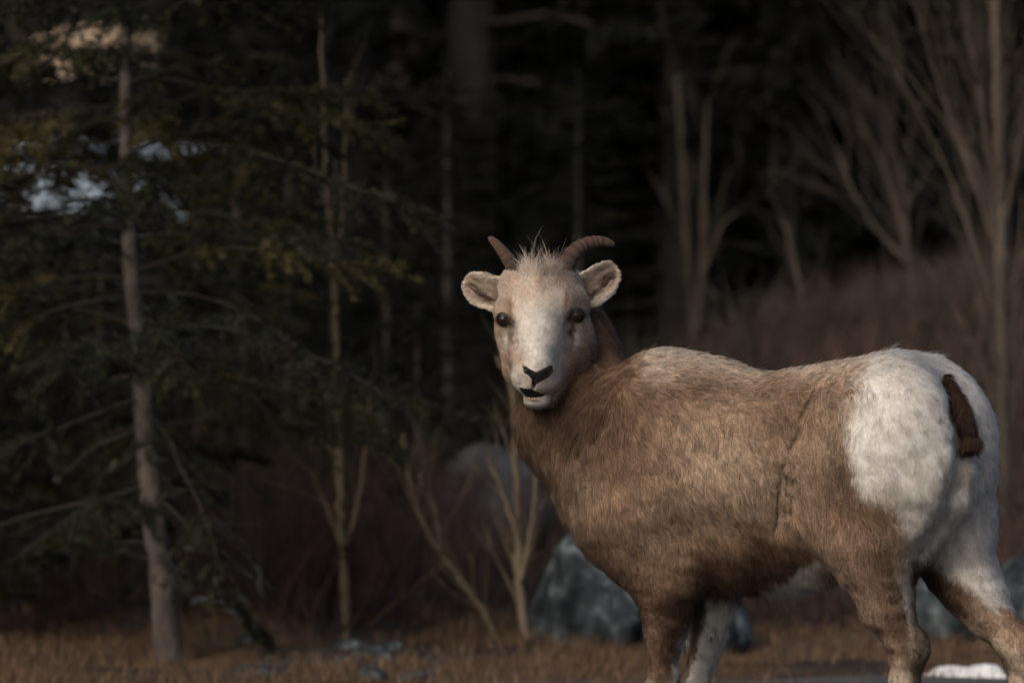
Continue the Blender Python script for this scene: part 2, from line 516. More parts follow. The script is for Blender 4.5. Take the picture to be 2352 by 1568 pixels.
def coat(P):
    x, y = proj(P)
    na, nb, nc = N_a(P), N_b(P), N_c(P)
    x = x + 14 * nb + 6 * nc; y = y + 14 * na + 10 * nc
    def blob(cx, cy, rx, ry, rot=0):
        a = math.radians(rot); dx, dy = x - cx, y - cy
        X = dx * math.cos(a) + dy * math.sin(a); Y = -dx * math.sin(a) + dy * math.cos(a)
        return np.exp(-((X / rx) ** 2 + (Y / ry) ** 2))
    C = np.repeat(BROWN[None], len(P), 0)
    C = mixc(C, LIGHT, .62 * blob(1690, 1050, 190, 150))
    C = mixc(C, np.array([.60, .50, .40]), .85 * smooth(915, 815, y) * smooth(1420, 1500, x))
    C = mixc(C, LIGHT, .5 * blob(1890, 1010, 60, 110))
    C = mixc(C, LIGHT, .25 * blob(1345, 1130, 60, 80)); C = mixc(C, LIGHT, .25 * blob(1490, 1210, 60, 60))
    C = mixc(C, DEEP * .75, .85 * blob(1570, 888, 130, 30, 4) * smooth(-.9, .5, nb + .6 * nc)); C = mixc(C, DEEP, .55 * blob(1800, 960, 90, 70, -40))
    C = mixc(C, DEEP, .75 * blob(1925, 1105, 55, 75)); C = mixc(C, DARK, .55 * blob(1730, 1230, 60, 60)) 
    C = mixc(C, DEEP, .85 * smooth(1205, 1300, y) * smooth(1580, 1640, x) * smooth(1920, 1840, x))
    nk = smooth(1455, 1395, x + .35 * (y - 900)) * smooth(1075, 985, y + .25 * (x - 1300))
    C = mixc(C, DEEP * .95, .95 * nk); C = mixc(C, DARK * .42, .95 * nk * blob(1310, 965, 95, 75)); C = mixc(C, DARK * .8, .7 * nk * blob(1365, 880, 22, 90, -12))  # neck's dark fur, with the head's shade under the jaw painted in
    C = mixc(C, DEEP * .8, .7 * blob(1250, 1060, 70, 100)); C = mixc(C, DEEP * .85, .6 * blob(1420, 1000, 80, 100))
    C = mixc(C, DEEP, .8 * blob(1420, 1300, 110, 40, 35))
    x, y = proj(P); x = x + 4 * nc; y = y + 5 * nb
    # forelegs
    leg = smooth(1330, 1390, y) * smooth(1720, 1690, x)
    C = mixc(C, DEEP * .85, .9 * leg)
    C = mixc(C, DARK, .6 * leg * blob(1560, 1420, 40, 90))
    C = mixc(C, BROWN, .6 * leg * blob(1495, 1500, 16, 120))
    C = mixc(C, CREAM, leg * smooth(1530, 1580, y) * smooth(1512, 1480, x))
    C = mixc(C, WHITE, leg * np.exp(-((x - (1582 - (y - 1440) * .27)) / 10) ** 2) * smooth(1420, 1480, y))
    C = mixc(C, DARK, .9 * leg * smooth(1585, 1600, x) * smooth(1625, 1610, x - 0 * y))
    C = mixc(C, WHITE * .93, leg * smooth(1612, 1634, x + (y - 1400) * .26) * smooth(1350, 1390, y))
    # belly
    lu, lv, lw = to_local(P)
    C = mixc(C, WHITE * .95, smooth(-4, 14, y - np.interp(x, [1690, 1733, 1877, 1950], [1368, 1352, 1272, 1240])) * smooth(1690, 1720, x) * (x < 1960) * smooth(.135, .118, lv) * smooth(1180, 1240, y))
    # near hind leg
    hl = smooth(1180, 1280, y) * smooth(1850, 1890, x) * smooth(2135, 2120, x - .1 * (y - 1400))
    C = mixc(C, TAN * .82, .75 * hl)
    C = mixc(C, DARK, .55 * hl * blob(2040, 1330, 34, 150, -14)); C = mixc(C, DARK, .85 * hl * blob(2062, 1440, 34, 75, -20))
    bx = np.interp(y, [1280, 1330, 1400, 1470, 1560], [2075, 2082, 2098, 2118, 2108])
    C = mixc(C, WHITE * .85, hl * smooth(-24, -10, x - bx) * smooth(1285, 1345, y)); C = mixc(C, CREAM * .8, hl * smooth(1505, 1550, y))
    x = x + 10 * nb + 4 * nc; y = y + 10 * na
    # white rump, inner thigh of the far leg
    sd = poly_sd(x, y, RUMP)
    C = mixc(C, WHITE, smooth(24, -26, sd + 14 * na + 16 * nb + 24 * nc))
    C = mixc(C, BROWN * .9, .55 * smooth(-.1, .7, nc + .5 * nb) * blob(2045, 838, 85, 40))
    C = mixc(C, CREAM, .7 * blob(2215, 1085, 26, 50)); C = mixc(C, TAN, .35 * blob(2165, 1110, 18, 26))
    C = mixc(C, WHITE * .8, .4 * blob(2120, 1180, 60, 80))
    C = mixc(C, DARK * .5, .9 * blob(2163, 957, 14, 5, 30))
    x, y = proj(P); x = x + 4 * nc; y = y + 5 * nb
    fl = smooth(2085, 2100, x) * smooth(1260, 1300, y)
    C = mixc(C, CREAM, fl * smooth(1385, 1420, y - .75 * (x - 2250)))
    C = mixc(C, DARK, .9 * fl * smooth(30, -10, y - (1290 + (x - 2090) * 1.02) - 0) * 0 + 0)
    band = (y - 1340) - (x - 2160) * .72                                # brown band along the far shin
    C = mixc(C, DEEP, fl * smooth(-45, -15, band) * smooth(60, 30, band) * smooth(2340, 2200, x))
    C = mixc(C, TAN * .8, fl * np.exp(-((band - 5) / 26) ** 2) * smooth(2190, 2260, x))
    C = mixc(C, DARK, fl * .8 * smooth(2190, 2120, x))  # inner shadow beside the crotch painted as dark fur colour
    C = mixc(C, DARK, .7 * fl * np.exp(-((band - 75) / 20) ** 2) * smooth(2240, 2300, x))
    # dark flecks and streaks in the coat
    fk = N_f(P * np.array([1, 1, .45])); C = mixc(C, DARK, .7 * smooth(.75, 1.3, fk) * smooth(1420, 1480, x) * smooth(20, 60, sd))
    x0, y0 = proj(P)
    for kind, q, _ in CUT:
        if kind == 'crease': C = mixc(C, DARK * .6, .8 * np.exp(-(line_d(x0, y0, q) / 4.5) ** 2) * smooth(-1.3, .1, nb))  # crease shade and dark parted roots painted into the fur colour
    C *= (1 + .16 * nc + .14 * nb)[:, None]
    return C

NOSE = [(612, 1098), (640, 1112), (680, 1135), (718, 1152), (762, 1132), (806, 1108), (846, 1102), (850, 1150), (820, 1192), (770, 1222),
        (722, 1250), (700, 1292), (684, 1262), (682, 1210), (655, 1178), (622, 1160)]
LIPS = [(584, 1270), (600, 1274), (630, 1280), (681, 1284), (726, 1306), (764, 1322), (806, 1321), (760, 1341), (728, 1352), (681, 1352), (640, 1337), (605, 1305)]
EYES = [(462, 752), (1038, 722)]

def face(P):
    x, y = hz(P); na, nb, nc = N_a(P), N_b(P), N_c(P)
    x = x + 6 * nc + 5 * nb; y = y + 6 * nb
    def blob(cx, cy, rx, ry, rot=0):
        a = math.radians(rot); dx, dy = x - cx, y - cy
        X = dx * math.cos(a) + dy * math.sin(a); Y = -dx * math.sin(a) + dy * math.cos(a)
        return np.exp(-((X / rx) ** 2 + (Y / ry) ** 2))
    WHITE = np.array([.64, .615, .575]); C = np.repeat(np.array([.58, .51, .43])[None], len(P), 0)
    side = smooth(150, 235, np.abs(x - 738) - 20 * smooth(950, 1150, y)) * smooth(520, 640, y) * smooth(1260, 1150, y)
    C = mixc(C, np.array([.34, .245, .18]), .8 * side)
    top = smooth(640, 500, y); C = mixc(C, np.array([.40, .315, .245]), .75 * top * smooth(-.6, .7, nc + .8 * nb))
    C = mixc(C, WHITE, .95 * blob(737, 900, 120, 340))
    C = mixc(C, TAN * .88, .9 * smooth(575, 470, x) * smooth(830, 980, y)); C = mixc(C, TAN, .6 * blob(575, 1060, 70, 110))
    C = mixc(C, TAN * .68, .9 * smooth(900, 1060, x) * smooth(800, 960, y)); C = mixc(C, DEEP, .55 * smooth(1050, 1140, x) * smooth(850, 1000, y))
    C = mixc(C, BROWN * 1.1, .7 * blob(1040, 1180, 120, 150)); C = mixc(C, TAN, .55 * blob(930, 1120, 60, 90))
    C = mixc(C, TAN * .8, .75 * blob(520, 460, 80, 80)); C = mixc(C, TAN * .75, .75 * blob(920, 450, 100, 100)); C = mixc(C, TAN * .85, .6 * blob(745, 520, 70, 130)); C = mixc(C, DEEP, .5 * blob(760, 450, 30, 60)); C = mixc(C, TAN, .5 * blob(620, 560, 60, 80))
    C = mixc(C, TAN * .8, .6 * blob(1010, 600, 80, 50)); C = mixc(C, TAN, .5 * blob(520, 640, 50, 60))
    for ex, ey in EYES:
        s = 1 if ex > 740 else -1
        C = mixc(C, DARK * .5, np.exp(-(((x - ex + s * 10) / 72) ** 2 + ((y - ey - 6) / 48) ** 2) ** 2)); C = mixc(C, DARK * .35, blob(ex - s * 60, ey + 40, 42, 46))
        C = mixc(C, DARK * .4, (.98 if s > 0 else .75) * blob(ex - s * 68, ey + 130, 27, 70, s * 8))
        C = mixc(C, DEEP, .7 * blob(ex - s * (95 if s > 0 else 62), ey - 100, 20, 70, s * 6))
    C = mixc(C, WHITE * .9, .75 * blob(1024, 905, 22, 80, 6)); C = mixc(C, WHITE * .9, .75 * blob(492, 925, 24, 62)); C = mixc(C, DEEP, .5 * blob(1075, 830, 14, 60)); C = mixc(C, DEEP, .55 * blob(545, 925, 14, 50))
    C = mixc(C, WHITE * .9, .85 * blob(730, 1400, 110, 60)); C = mixc(C, np.array([.06, .055, .055]), .9 * blob(695, 1371, 70, 17, 6)); C = mixc(C, DEEP * .8, .8 * blob(586, 1215, 9, 40)); C = mixc(C, WHITE, .8 * blob(580, 1220, 50, 90)); C = mixc(C, WHITE, .7 * blob(860, 1200, 50, 90))
    C = mixc(C, BROWN, .7 * smooth(1000, 900, x) * 0)
    C *= (1 + .10 * nc + .08 * nb)[:, None]
    return C

def head_mask(P):
    x, y = hz(P)
    back = smooth(HY + .10, HY + .055, P[:, 1])
    return smooth(.009, .001, d_head(P) + .002 * N_b(P)) * back

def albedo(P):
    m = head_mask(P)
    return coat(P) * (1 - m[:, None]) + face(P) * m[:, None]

def bare(P):
    """1 where the skin is bare: nose leather, lips"""
    x, y = hz(P); m = (P[:, 1] < HY - .03)
    return np.where(m, np.maximum(smooth(6, -6, poly_sd(x, y, NOSE)), smooth(8, -3, poly_sd(x, y, LIPS))), 0)

def fur_material(name):
    m = bpy.data.materials.new(name); m.use_nodes = True
    n, l = m.node_tree.nodes, m.node_tree.links
    n.remove(n['Principled BSDF'])
    at = n.new('ShaderNodeAttribute'); at.attribute_name = 'fur_color'
    hi = n.new('ShaderNodeHairInfo')
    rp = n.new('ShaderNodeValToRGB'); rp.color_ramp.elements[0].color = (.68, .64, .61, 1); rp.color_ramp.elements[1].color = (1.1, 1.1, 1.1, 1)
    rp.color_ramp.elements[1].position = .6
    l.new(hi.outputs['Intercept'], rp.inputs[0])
    mx = n.new('ShaderNodeMix'); mx.data_type = 'RGBA'; mx.blend_type = 'MULTIPLY'; mx.inputs[0].default_value = 1
    l.new(at.outputs[0], mx.inputs[6]); l.new(rp.outputs[0], mx.inputs[7])
    hb = n.new('ShaderNodeBsdfHairPrincipled'); hb.parametrization = 'COLOR'
    hb.inputs['Roughness'].default_value = .55; hb.inputs['Radial Roughness'].default_value = .75
    hb.inputs['Random Roughness'].default_value = .2; hb.inputs['IOR'].default_value = 1.38
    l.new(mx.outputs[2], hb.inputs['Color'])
    df = n.new('ShaderNodeBsdfDiffuse'); l.new(mx.outputs[2], df.inputs[0])
    an = n.new('ShaderNodeAttribute'); an.attribute_name = 'fur_normal'; l.new(an.outputs['Vector'], df.inputs['Normal'])
    ms = n.new('ShaderNodeMixShader'); ms.inputs[0].default_value = .84
    l.new(hb.outputs[0], ms.inputs[1]); l.new(df.outputs[0], ms.inputs[2])
    l.new(ms.outputs[0], n['Material Output'].inputs[0])
    return m

def make_fur(name, R, N, D, L, lift, C, rad, parent, mat, K=5, clump=.35, nclump=9000, wild=.22, seed=1, tint=.10, guard=0.0, vary=.22):
    """strands: roots R, normals N, flow D (tangent), length L, lift, colour C, root radius"""
    r = np.random.default_rng(seed); n = len(R)
    D = D - (D * N).sum(1)[:, None] * N
    D /= np.linalg.norm(D, axis=1)[:, None] + 1e-9
    B_ = np.cross(N, D)
    w1, w2 = Noise(30, seed + 50), Noise(90, seed + 51)
    ang = .38 * w1(R) + .30 * w2(R) + r.normal(0, wild, n)
    D = D * np.cos(ang)[:, None] + B_ * np.sin(ang)[:, None]
    lf = lift * (1 + .5 * w1(R + 3.1)) * r.uniform(.6, 1.5, n)
    L = L * r.uniform(.65, 1.2, n)
    gd = r.random(n) < guard; L = np.where(gd, L * r.uniform(1.2, 1.6, n), L); lf = np.where(gd, lf * 1.5, lf)
    s = np.linspace(0, 1, K)[None, :, None]
    P = R[:, None] + L[:, None, None] * (N[:, None] * (lf[:, None, None] * (s - .45 * s * s)) + D[:, None] * (s * (.75 + .25 * s)))
    if clump and nclump:
        ci = r.choice(n, min(nclump, n), replace=False)
        kd = kdtree.KDTree(len(ci))
        for i, c in enumerate(ci): kd.insert(R[c], i)
        kd.balance()
        own = np.array([kd.find(p)[1] for p in R])
        tgt = P[ci][own]
        f = (clump * r.uniform(.5, 1.3, n))[:, None, None] * s ** 1.5
        near = (np.linalg.norm(R - R[ci][own], axis=1) < .02)[:, None, None]
        P = P + (tgt - P) * f * near
        C = C * (1 + tint * r.normal(0, 1, len(ci)).clip(-2, 2)[own])[:, None]
    cu = bpy.data.hair_curves.new(name); cu.add_curves([K] * n)
    cu.attributes['position'].data.foreach_set('vector', P.astype(np.float32).ravel())
    ra = cu.attributes.get('radius') or cu.attributes.new('radius', 'FLOAT', 'POINT')
    prof = np.array([1, .95, .8, .55, .12]) if K == 5 else np.linspace(1, .1, K)
    ra.data.foreach_set('value', (np.broadcast_to(rad, n)[:, None] * prof[None]).astype(np.float32).ravel())
    ca = cu.attributes.new('fur_color', 'FLOAT_COLOR', 'CURVE')
    c4 = np.ones((n, 4), np.float32); c4[:, :3] = np.clip(C * (np.exp(r.normal(0, 1, n) * vary) * np.where(r.random(n) < .10, 1 - 2.2 * vary, 1))[:, None], .006, .86)
    ca.data.foreach_set('color', c4.ravel())
    na_ = cu.attributes.new('fur_normal', 'FLOAT_VECTOR', 'CURVE')
    Nb = N + .35 * D; Nb /= np.linalg.norm(Nb, axis=1)[:, None]
    na_.data.foreach_set('vector', Nb.astype(np.float32).ravel())
    return link(name, cu, parent, mat)

def sample_mesh(me, n, dens, seed):
    r = np.random.default_rng(seed)
    me.calc_loop_triangles(); T = np.zeros(len(me.loop_triangles) * 3, np.int32); me.loop_triangles.foreach_get('vertices', T); T = T.reshape(-1, 3)
    V = np.zeros(len(me.vertices) * 3, np.float32); me.vertices.foreach_get('co', V); V = V.reshape(-1, 3).astype(float)
    Nn = np.zeros(len(me.vertices) * 3, np.float32); me.vertices.foreach_get('normal', Nn); Nn = Nn.reshape(-1, 3).astype(float)
    a = np.linalg.norm(np.cross(V[T[:, 1]] - V[T[:, 0]], V[T[:, 2]] - V[T[:, 0]]), axis=1)
    w = a * dens(V[T].mean(1), Nn[T].mean(1)); w /= w.sum()
    ti = r.choice(len(T), n, p=w)
    b = r.random((n, 2)); f = b.sum(1) > 1; b[f] = 1 - b[f]
    wv = np.stack([1 - b.sum(1), b[:, 0], b[:, 1]], 1)
    P = (V[T[ti]] * wv[..., None]).sum(1); N = (Nn[T[ti]] * wv[..., None]).sum(1)
    N /= np.linalg.norm(N, axis=1)[:, None] + 1e-9
    return P, N

def build_sheep():
    root = empty('bighorn_sheep', loc(0, 0, 0), 'brown bighorn ewe with white rump turning its pale face and short horns', 'sheep')
    inv = Matrix.Translation(-Vector(root.location))
    def part(name, data, mat, parent=None):
        o = link(name, data, parent or root, mat)
        o.matrix_parent_inverse = inv if parent is None else Matrix.Identity(4)
        return o
    FUR = fur_material('sheep_fur')
    skin, n, l, b = new_mat('sheep_skin', .8, .25)
    at = n.new('ShaderNodeAttribute'); at.attribute_name = 'col'; l.new(at.outputs[0], b.inputs['Base Color'])
    a2 = n.new('ShaderNodeAttribute'); a2.attribute_name = 'bare'
    mr = n.new('ShaderNodeMapRange'); mr.inputs[3].default_value = .85; mr.inputs[4].default_value = .42
    l.new(a2.outputs['Fac'], mr.inputs[0]); l.new(mr.outputs[0], b.inputs['Roughness'])
    tx = n.new('ShaderNodeTexVoronoi'); tx.inputs['Scale'].default_value = 420
    bp = n.new('ShaderNodeBump'); bp.inputs['Strength'].default_value = .35; bp.inputs['Distance'].default_value = .001
    l.new(tx.outputs[0], bp.inputs['Height']); l.new(bp.outputs[0], b.inputs['Normal'])
    me, V = build_body_mesh()
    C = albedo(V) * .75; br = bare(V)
    hx, hy = hz(V)
    lipc = np.where(((sdf(V, False) < -.0012) | (hy > 1262))[:, None], np.array([.006, .005, .005]), np.array([.013, .012, .013]))
    C = C * (1 - br[:, None]) + lipc * br[:, None]
    inm = (V[:, 1] < HY - .03) & (hy > 1200) & (hy < 1360) & (sdf(V, False) < -.003)
    C[inm] = (.02, .012, .011)
    for nm, val in (('col', C),):
        a = me.attributes.new(nm, 'FLOAT_COLOR', 'POINT'); c4 = np.ones((len(V), 4), np.float32); c4[:, :3] = np.clip(val, .004, .9); a.data.foreach_set('color', c4.ravel())
    a = me.attributes.new('bare', 'FLOAT', 'POINT'); a.data.foreach_set('value', br.astype(np.float32))
    body = part('body', me, skin)
    # ---------------- eyes
    em, n, l, b = new_mat('eye', .06, .3)
    tc = n.new('ShaderNodeTexCoord'); sp = n.new('ShaderNodeSeparateXYZ'); l.new(tc.outputs['Object'], sp.inputs[0])
    eyes = []
    iris = noise_mat('iris', [(.009, .005, .003), (.030, .014, .006)], 260, .12, 0, spec=.25)
    black = noise_mat('pupil', [(.004, .004, .005), (.008, .008, .009)], 50, .08, 0, spec=.3)
    b.inputs['Base Color'].default_value = (.012, .008, .006, 1)
    for (ex, ey), sgn in zip(EYES, (-1, 1)):
        s = hs(ex, ey); nn = grad(s[None], .012, False)[0]
        look = nn * .55 + np.array([sgn * .35, -.8, 0]); look /= np.linalg.norm(look)
        r = .0140; c = s - nn * r * .34 + np.array([0, -.001, 0])
        eyes.append((c, r))
        def ball_part(nm, off, rr, mat, sx=1, sy=1, flat=1.0, par=None):
            bm = bmesh.new(); bmesh.ops.create_uvsphere(bm, u_segments=32, v_segments=20, radius=rr)
            q = Vector(look).to_track_quat('Z', 'Y').to_matrix()
            for v in bm.verts:
                v.co = q @ Vector((v.co.x * sx, v.co.y * sy, v.co.z * flat)) + Vector(c + look * off)
            m_ = bpy.data.meshes.new(nm); bm.to_mesh(m_); bm.free()
            m_.polygons.foreach_set('use_smooth', np.ones(len(m_.polygons), bool))
            return part(nm, m_, mat, par)
        eb = ball_part('eye', 0, r, em)
        ir = ball_part('iris', r * .50, r * .72, iris, 1, 1, .72, eb)
        pu = ball_part('pupil', r * .66, r * .50, black, 1.2, .62, .73, eb)
        # lids: a skin shell round the almond opening
        e1 = np.cross(look, [0, 0, 1.0]); e1 /= np.linalg.norm(e1); e2 = np.cross(e1, look)
        nt, nr = 40, 6; ring, lc = [], []
        for i in range(nt):
            a = i / nt * 2 * math.pi; ca, sa = math.cos(a), math.sin(a)
            inn = math.radians(1 / math.sqrt((ca / 54) ** 2 + (sa / (29 if sa > 0 else 33)) ** 2))
            for j in range(nr):
                t = j / (nr - 1); pa = inn + (math.radians(100) - inn) * t
                rr = r * (1.055 + .09 * math.sin(math.pi * min(1, t * 1.6)) * (1.5 if sa > 0 else 1.0) + (.03 if j else 0))
                ring.append(c + rr * (look * math.cos(pa) + (e1 * ca + e2 * sa) * math.sin(pa)))
                tt = float(smooth(.30, .75, np.array(t))); lc.append(np.array([.008, .006, .005]) * (1 - tt) + np.array([.15, .105, .075]) * tt)
        ring = np.array(ring)
        i = np.arange(nt)[:, None]; j = np.arange(nr - 1)[None]
        F = np.stack([i * nr + j, i * nr + j + 1, ((i + 1) % nt) * nr + j + 1, ((i + 1) % nt) * nr + j], -1).reshape(-1, 4)
        part('eyelid', mesh_np('eyelid', ring, F, True, np.array(lc)), attr_mat('eyelid_skin', rough=.5, spec=.3), eb)
    # ---------------- horns
    hm, n, l, b = new_mat('horn', .55, .35)
    at = n.new('ShaderNodeAttribute'); at.attribute_name = 'col'
    nz = n.new('ShaderNodeTexNoise'); nz.inputs['Scale'].default_value = 90; nz.inputs['Detail'].default_value = 8
    rp = n.new('ShaderNodeValToRGB'); rp.color_ramp.elements[0].position = .3; rp.color_ramp.elements[0].color = (.45, .42, .4, 1); rp.color_ramp.elements[1].position = .7; rp.color_ramp.elements[1].color = (1.15, 1.1, 1.05, 1)
    mx = n.new('ShaderNodeMix'); mx.data_type = 'RGBA'; mx.blend_type = 'MULTIPLY'; mx.inputs[0].default_value = 1
    l.new(nz.outputs[0], rp.inputs[0]); l.new(at.outputs[0], mx.inputs[6]); l.new(rp.outputs[0], mx.inputs[7]); l.new(mx.outputs[2], b.inputs['Base Color'])
    bp = n.new('ShaderNodeBump'); bp.inputs['Strength'].default_value = .9; bp.inputs['Distance'].default_value = .003; l.new(nz.outputs[0], bp.inputs['Height']); l.new(bp.outputs[0], b.inputs['Normal'])
    horns = [[(585, 450, -.035, 60), (555, 375, -.030, 58), (505, 292, -.040, 47), (452, 222, -.055, 38), (405, 165, -.070, 30), (372, 137, -.078, 22), (352, 132, -.081, 8)],
             [(900, 450, -.035, 66), (930, 375, -.030, 66), (972, 285, -.042, 60), (1035, 212, -.058, 53), (1120, 168, -.074, 46), (1215, 155, -.088, 37), (1290, 172, -.098, 26), (1318, 186, -.101, 9)]]
    for hp in horns:
        c = catmull([np.r_[H(a, b_, t), r * .261e-3 * 1.10] for a, b_, t, r in hp], 90)
        s = np.linspace(0, 1, 90)
        ph = s * 2 * np.pi * 13 + 1.6 * np.sin(s * 11) + .8 * np.sin(s * 29)
        rid = 1 + (.065 * np.sin(ph) * smooth(.95, .6, s) + .02 * np.sin(s * 131)) * (1 - .5 * s)
        Vh, Fh = tube(c[:, :3], c[:, 3] * rid, 24)
        f = np.repeat(s, 24)
        colr = np.array([.048, .029, .021])[None] * (1 - f)[:, None] + np.array([.15, .09, .062])[None] * f[:, None]
        colr *= (1 + .28 * np.sin(np.repeat(ph, 24)))[:, None]
        part('horn', mesh_np('horn', Vh, Fh, True, colr), hm)
    # ---------------- ears
    earskin = attr_mat('ear_skin', rough=.85)
    ears = [dict(a=(480, 560, -.025), m=(335, 520, -.030), t=(186, 452, -.040), w=.031, face=np.array([-.25, -1, .05]), s=-1),
            dict(a=(1055, 540, -.025), m=(1180, 465, -.030), t=(1306, 345, -.040), w=.032, face=np.array([.22, -1, .05]), s=1)]
    for e in ears:
        ax_ = catmull([H(*e['a']), H(*e['m']), H(*e['t'])], 24)
        fc = e['face'] / np.linalg.norm(e['face'])
        grid_f, grid_b = [], []
        Q = np.linspace(-1, 1, 17)
        for i, c in enumerate(ax_):
            s = i / 23
            tn = ax_[min(i + 1, 23)] - ax_[max(i - 1, 0)]; tn /= np.linalg.norm(tn)
            sd_ = np.cross(tn, fc); sd_ /= np.linalg.norm(sd_); f2 = np.cross(sd_, tn); 
            if f2 @ fc < 0: f2 = -f2
            if sd_[2] < 0: sd_ = -sd_
            w = e['w'] * (np.interp(s, [0, .15, .35, .6, .8, .92, 1], [.95, 1.0, 1.02, .96, .76, .5, .10]))
            cupd = np.interp(s, [0, .3, .7, 1], [.014, .012, .008, .002])
            rowf, rowb = [], []
            for q in Q:
                low = 1.18 if q < 0 else .92
                p = c + sd_ * w * q * low + f2 * cupd * (q * q - .9)
                rowf.append(p + f2 * .0022); rowb.append(p - f2 * .0040 * (1.2 - q * q))
            grid_f.append(rowf); grid_b.append(rowb)
        gf = np.array(grid_f).reshape(-1, 3); gb = np.array(grid_b).reshape(-1, 3)
        m_ = 17; i = np.arange(23)[:, None]; j = np.arange(16)[None]
        Ff = np.stack([i * m_ + j, i * m_ + j + 1, (i + 1) * m_ + j + 1, (i + 1) * m_ + j], -1).reshape(-1, 4)
        nf = len(gf); Fb = Ff[:, ::-1] + nf
        i = np.arange(23)
        S1 = np.stack([i * m_, (i + 1) * m_, (i + 1) * m_ + nf, i * m_ + nf], -1)
        S2 = np.stack([i * m_ + 16 + nf, (i + 1) * m_ + 16 + nf, (i + 1) * m_ + 16, i * m_ + 16], -1)
        j = np.arange(16); S3 = np.stack([23 * m_ + j, 23 * m_ + j + 1, 23 * m_ + j + 1 + nf, 23 * m_ + j + nf], -1)
        Ve = np.concatenate([gf, gb]); Fe = np.concatenate([Ff, Fb, S1, S2, S3])
        qq = np.tile(np.tile(Q, 24), 2); ss = np.tile(np.repeat(np.linspace(0, 1, 24), 17), 2); inner = np.r_[np.ones(nf), np.zeros(nf)]
        rim = np.maximum(smooth(.62, .95, np.abs(qq)), smooth(.84, .97, ss))
        ec = np.array([.40, .315, .25])[None] * np.ones((len(Ve), 1))
        streak = (.9 * smooth(.1, .9, 1.3 * Noise(2.6, 77, dims=2)(np.stack([qq * 1.2, ss * .35], -1))) * smooth(.8, .3, np.abs(qq)) + .0 * np.exp(-((qq - .28 - .15 * np.sin(ss * 6)) / .17) ** 2) + np.exp(-((qq + .30 + .18 * np.sin(ss * 7)) / .17) ** 2)).clip(0, 1) * inner * smooth(.98, .7, ss)
        ec = mixc(ec, DARK * .6, streak); ec = mixc(ec, DEEP, .6 * inner * smooth(.45, 0, ss) * smooth(.8, .2, np.abs(qq)))
        ec = mixc(ec, np.array([.62, .55, .46]), rim); ec = mixc(ec, TAN * .8, (1 - inner) * .6)
        me_ = mesh_np('ear', Ve, Fe, True, ec * .8)
        bm = bmesh.new(); bm.from_mesh(me_); bmesh.ops.recalc_face_normals(bm, faces=bm.faces); bm.to_mesh(me_); bm.free()
        ear = part('ear', me_, earskin)
        Pe, Ne = sample_mesh(me_, 22000, lambda p, n_: np.ones(len(p)), 5)
        # nearest vertex colour
        kd = kdtree.KDTree(len(Ve)); [kd.insert(v, i) for i, v in enumerate(Ve)]; kd.balance()
        own = np.array([kd.find(p)[1] for p in Pe])
        axd = ax_[-1] - ax_[0]; axd /= np.linalg.norm(axd)
        Dd = np.repeat(axd[None], len(Pe), 0) + np.array([0, -.25, -.25]); rm = rim[own]
        make_fur('fur', Pe, Ne, Dd, .0075 + .006 * inner[own] * (1 - rm), .45 + .35 * rm, ec[own], np.full(len(Pe), .00022), ear, FUR, nclump=900, seed=21)
    # ---------------- tail
    tp = catmull([ray_surface(*q) for q in ((2168, 862), (2188, 905), (2208, 955), (2220, 1005), (2220, 1040))], 24)
    bk = np.array([.35, -.9, .1])
    for i in range(24): tp[i] += bk * (.004 + .012 * i / 23)
    tr_ = np.interp(np.linspace(0, 1, 24), [0, .2, .6, .88, 1], [.002, .004, .009, .009, .002])
    Vt, Ft = tube(tp, tr_, 14)
    Ct = np.repeat(DARK[None] * .4, len(Vt), 0)
    tme = mesh_np('tail', Vt, Ft, True, Ct * .8)
    tail = part('tail', tme, earskin); tail['label'] = 'dark brown short tail'
    Pt, Nt = sample_mesh(tme, 14000, lambda p, n_: (p[:, 2] > tp[-4][2]) * 1.0, 6)
    make_fur('fur', Pt, Nt, np.repeat(np.array([[.25, -.1, -1.0]]), len(Pt), 0), np.full(len(Pt), .026), np.full(len(Pt), .38), np.repeat(DARK[None] * .55, len(Pt), 0) * (.7 + 1.6 * RNG.random(len(Pt)) ** 3)[:, None], np.full(len(Pt), .00028), tail, FUR, nclump=1500, clump=.2, wild=.3, seed=22, vary=.4)
    # ---------------- lower teeth and hooves
    tm = noise_mat('tooth', [(.22, .15, .09), (.33, .24, .16)], 120, .35, 0)
    g = Geo()
    for i in range(6):
        x0 = 652 + i * 19
        c = hs(x0, 1352) + np.array([0, .0015, 0]); c[2] = H(x0, 1344 + 8 * math.sin(i / 5 * math.pi), .1)[2]
        Vt, Ft = tube([c + [0, 0, -.004], c, c + [0, 0, .0022], c + [0, 0, .003]], [.0020, .0021, .0014, .0005], 8)
        g.add(Vt, Ft)
    part('lower_teeth', g.mesh('lower_teeth'), tm)
    hoofm = noise_mat('hoof', [(.02, .017, .014), (.055, .045, .036)], 60, .5, .3)
    for (u, v) in ((-.325, .085), (-.475, -.085), (.222, .085), (.237, -.085)):
        for s in (-1, 1):
            bm = bmesh.new()
            rings = [(0, .032, .015), (.02, .028, .014), (.045, .020, .012), (.055, .012, .008)]
            Vh = []
            for z, ru, rv in rings:
                for k in range(12):
                    a = k / 12 * 2 * math.pi
                    Vh.append(loc(u + .014 * (1 - z / .055) + ru * math.cos(a) * (1.15 if math.cos(a) > 0 else .85), v + s * .014 + rv * math.sin(a), z))
            i = np.arange(3)[:, None] * 12; j = np.arange(12)[None]
            F = np.stack([i + j, i + (j + 1) % 12, i + 12 + (j + 1) % 12, i + 12 + j], -1).reshape(-1, 4).tolist() + [list(range(11, -1, -1)), list(range(36, 48))]
            bm.free(); part('hoof', mesh_np('hoof', np.array(Vh), F), hoofm)
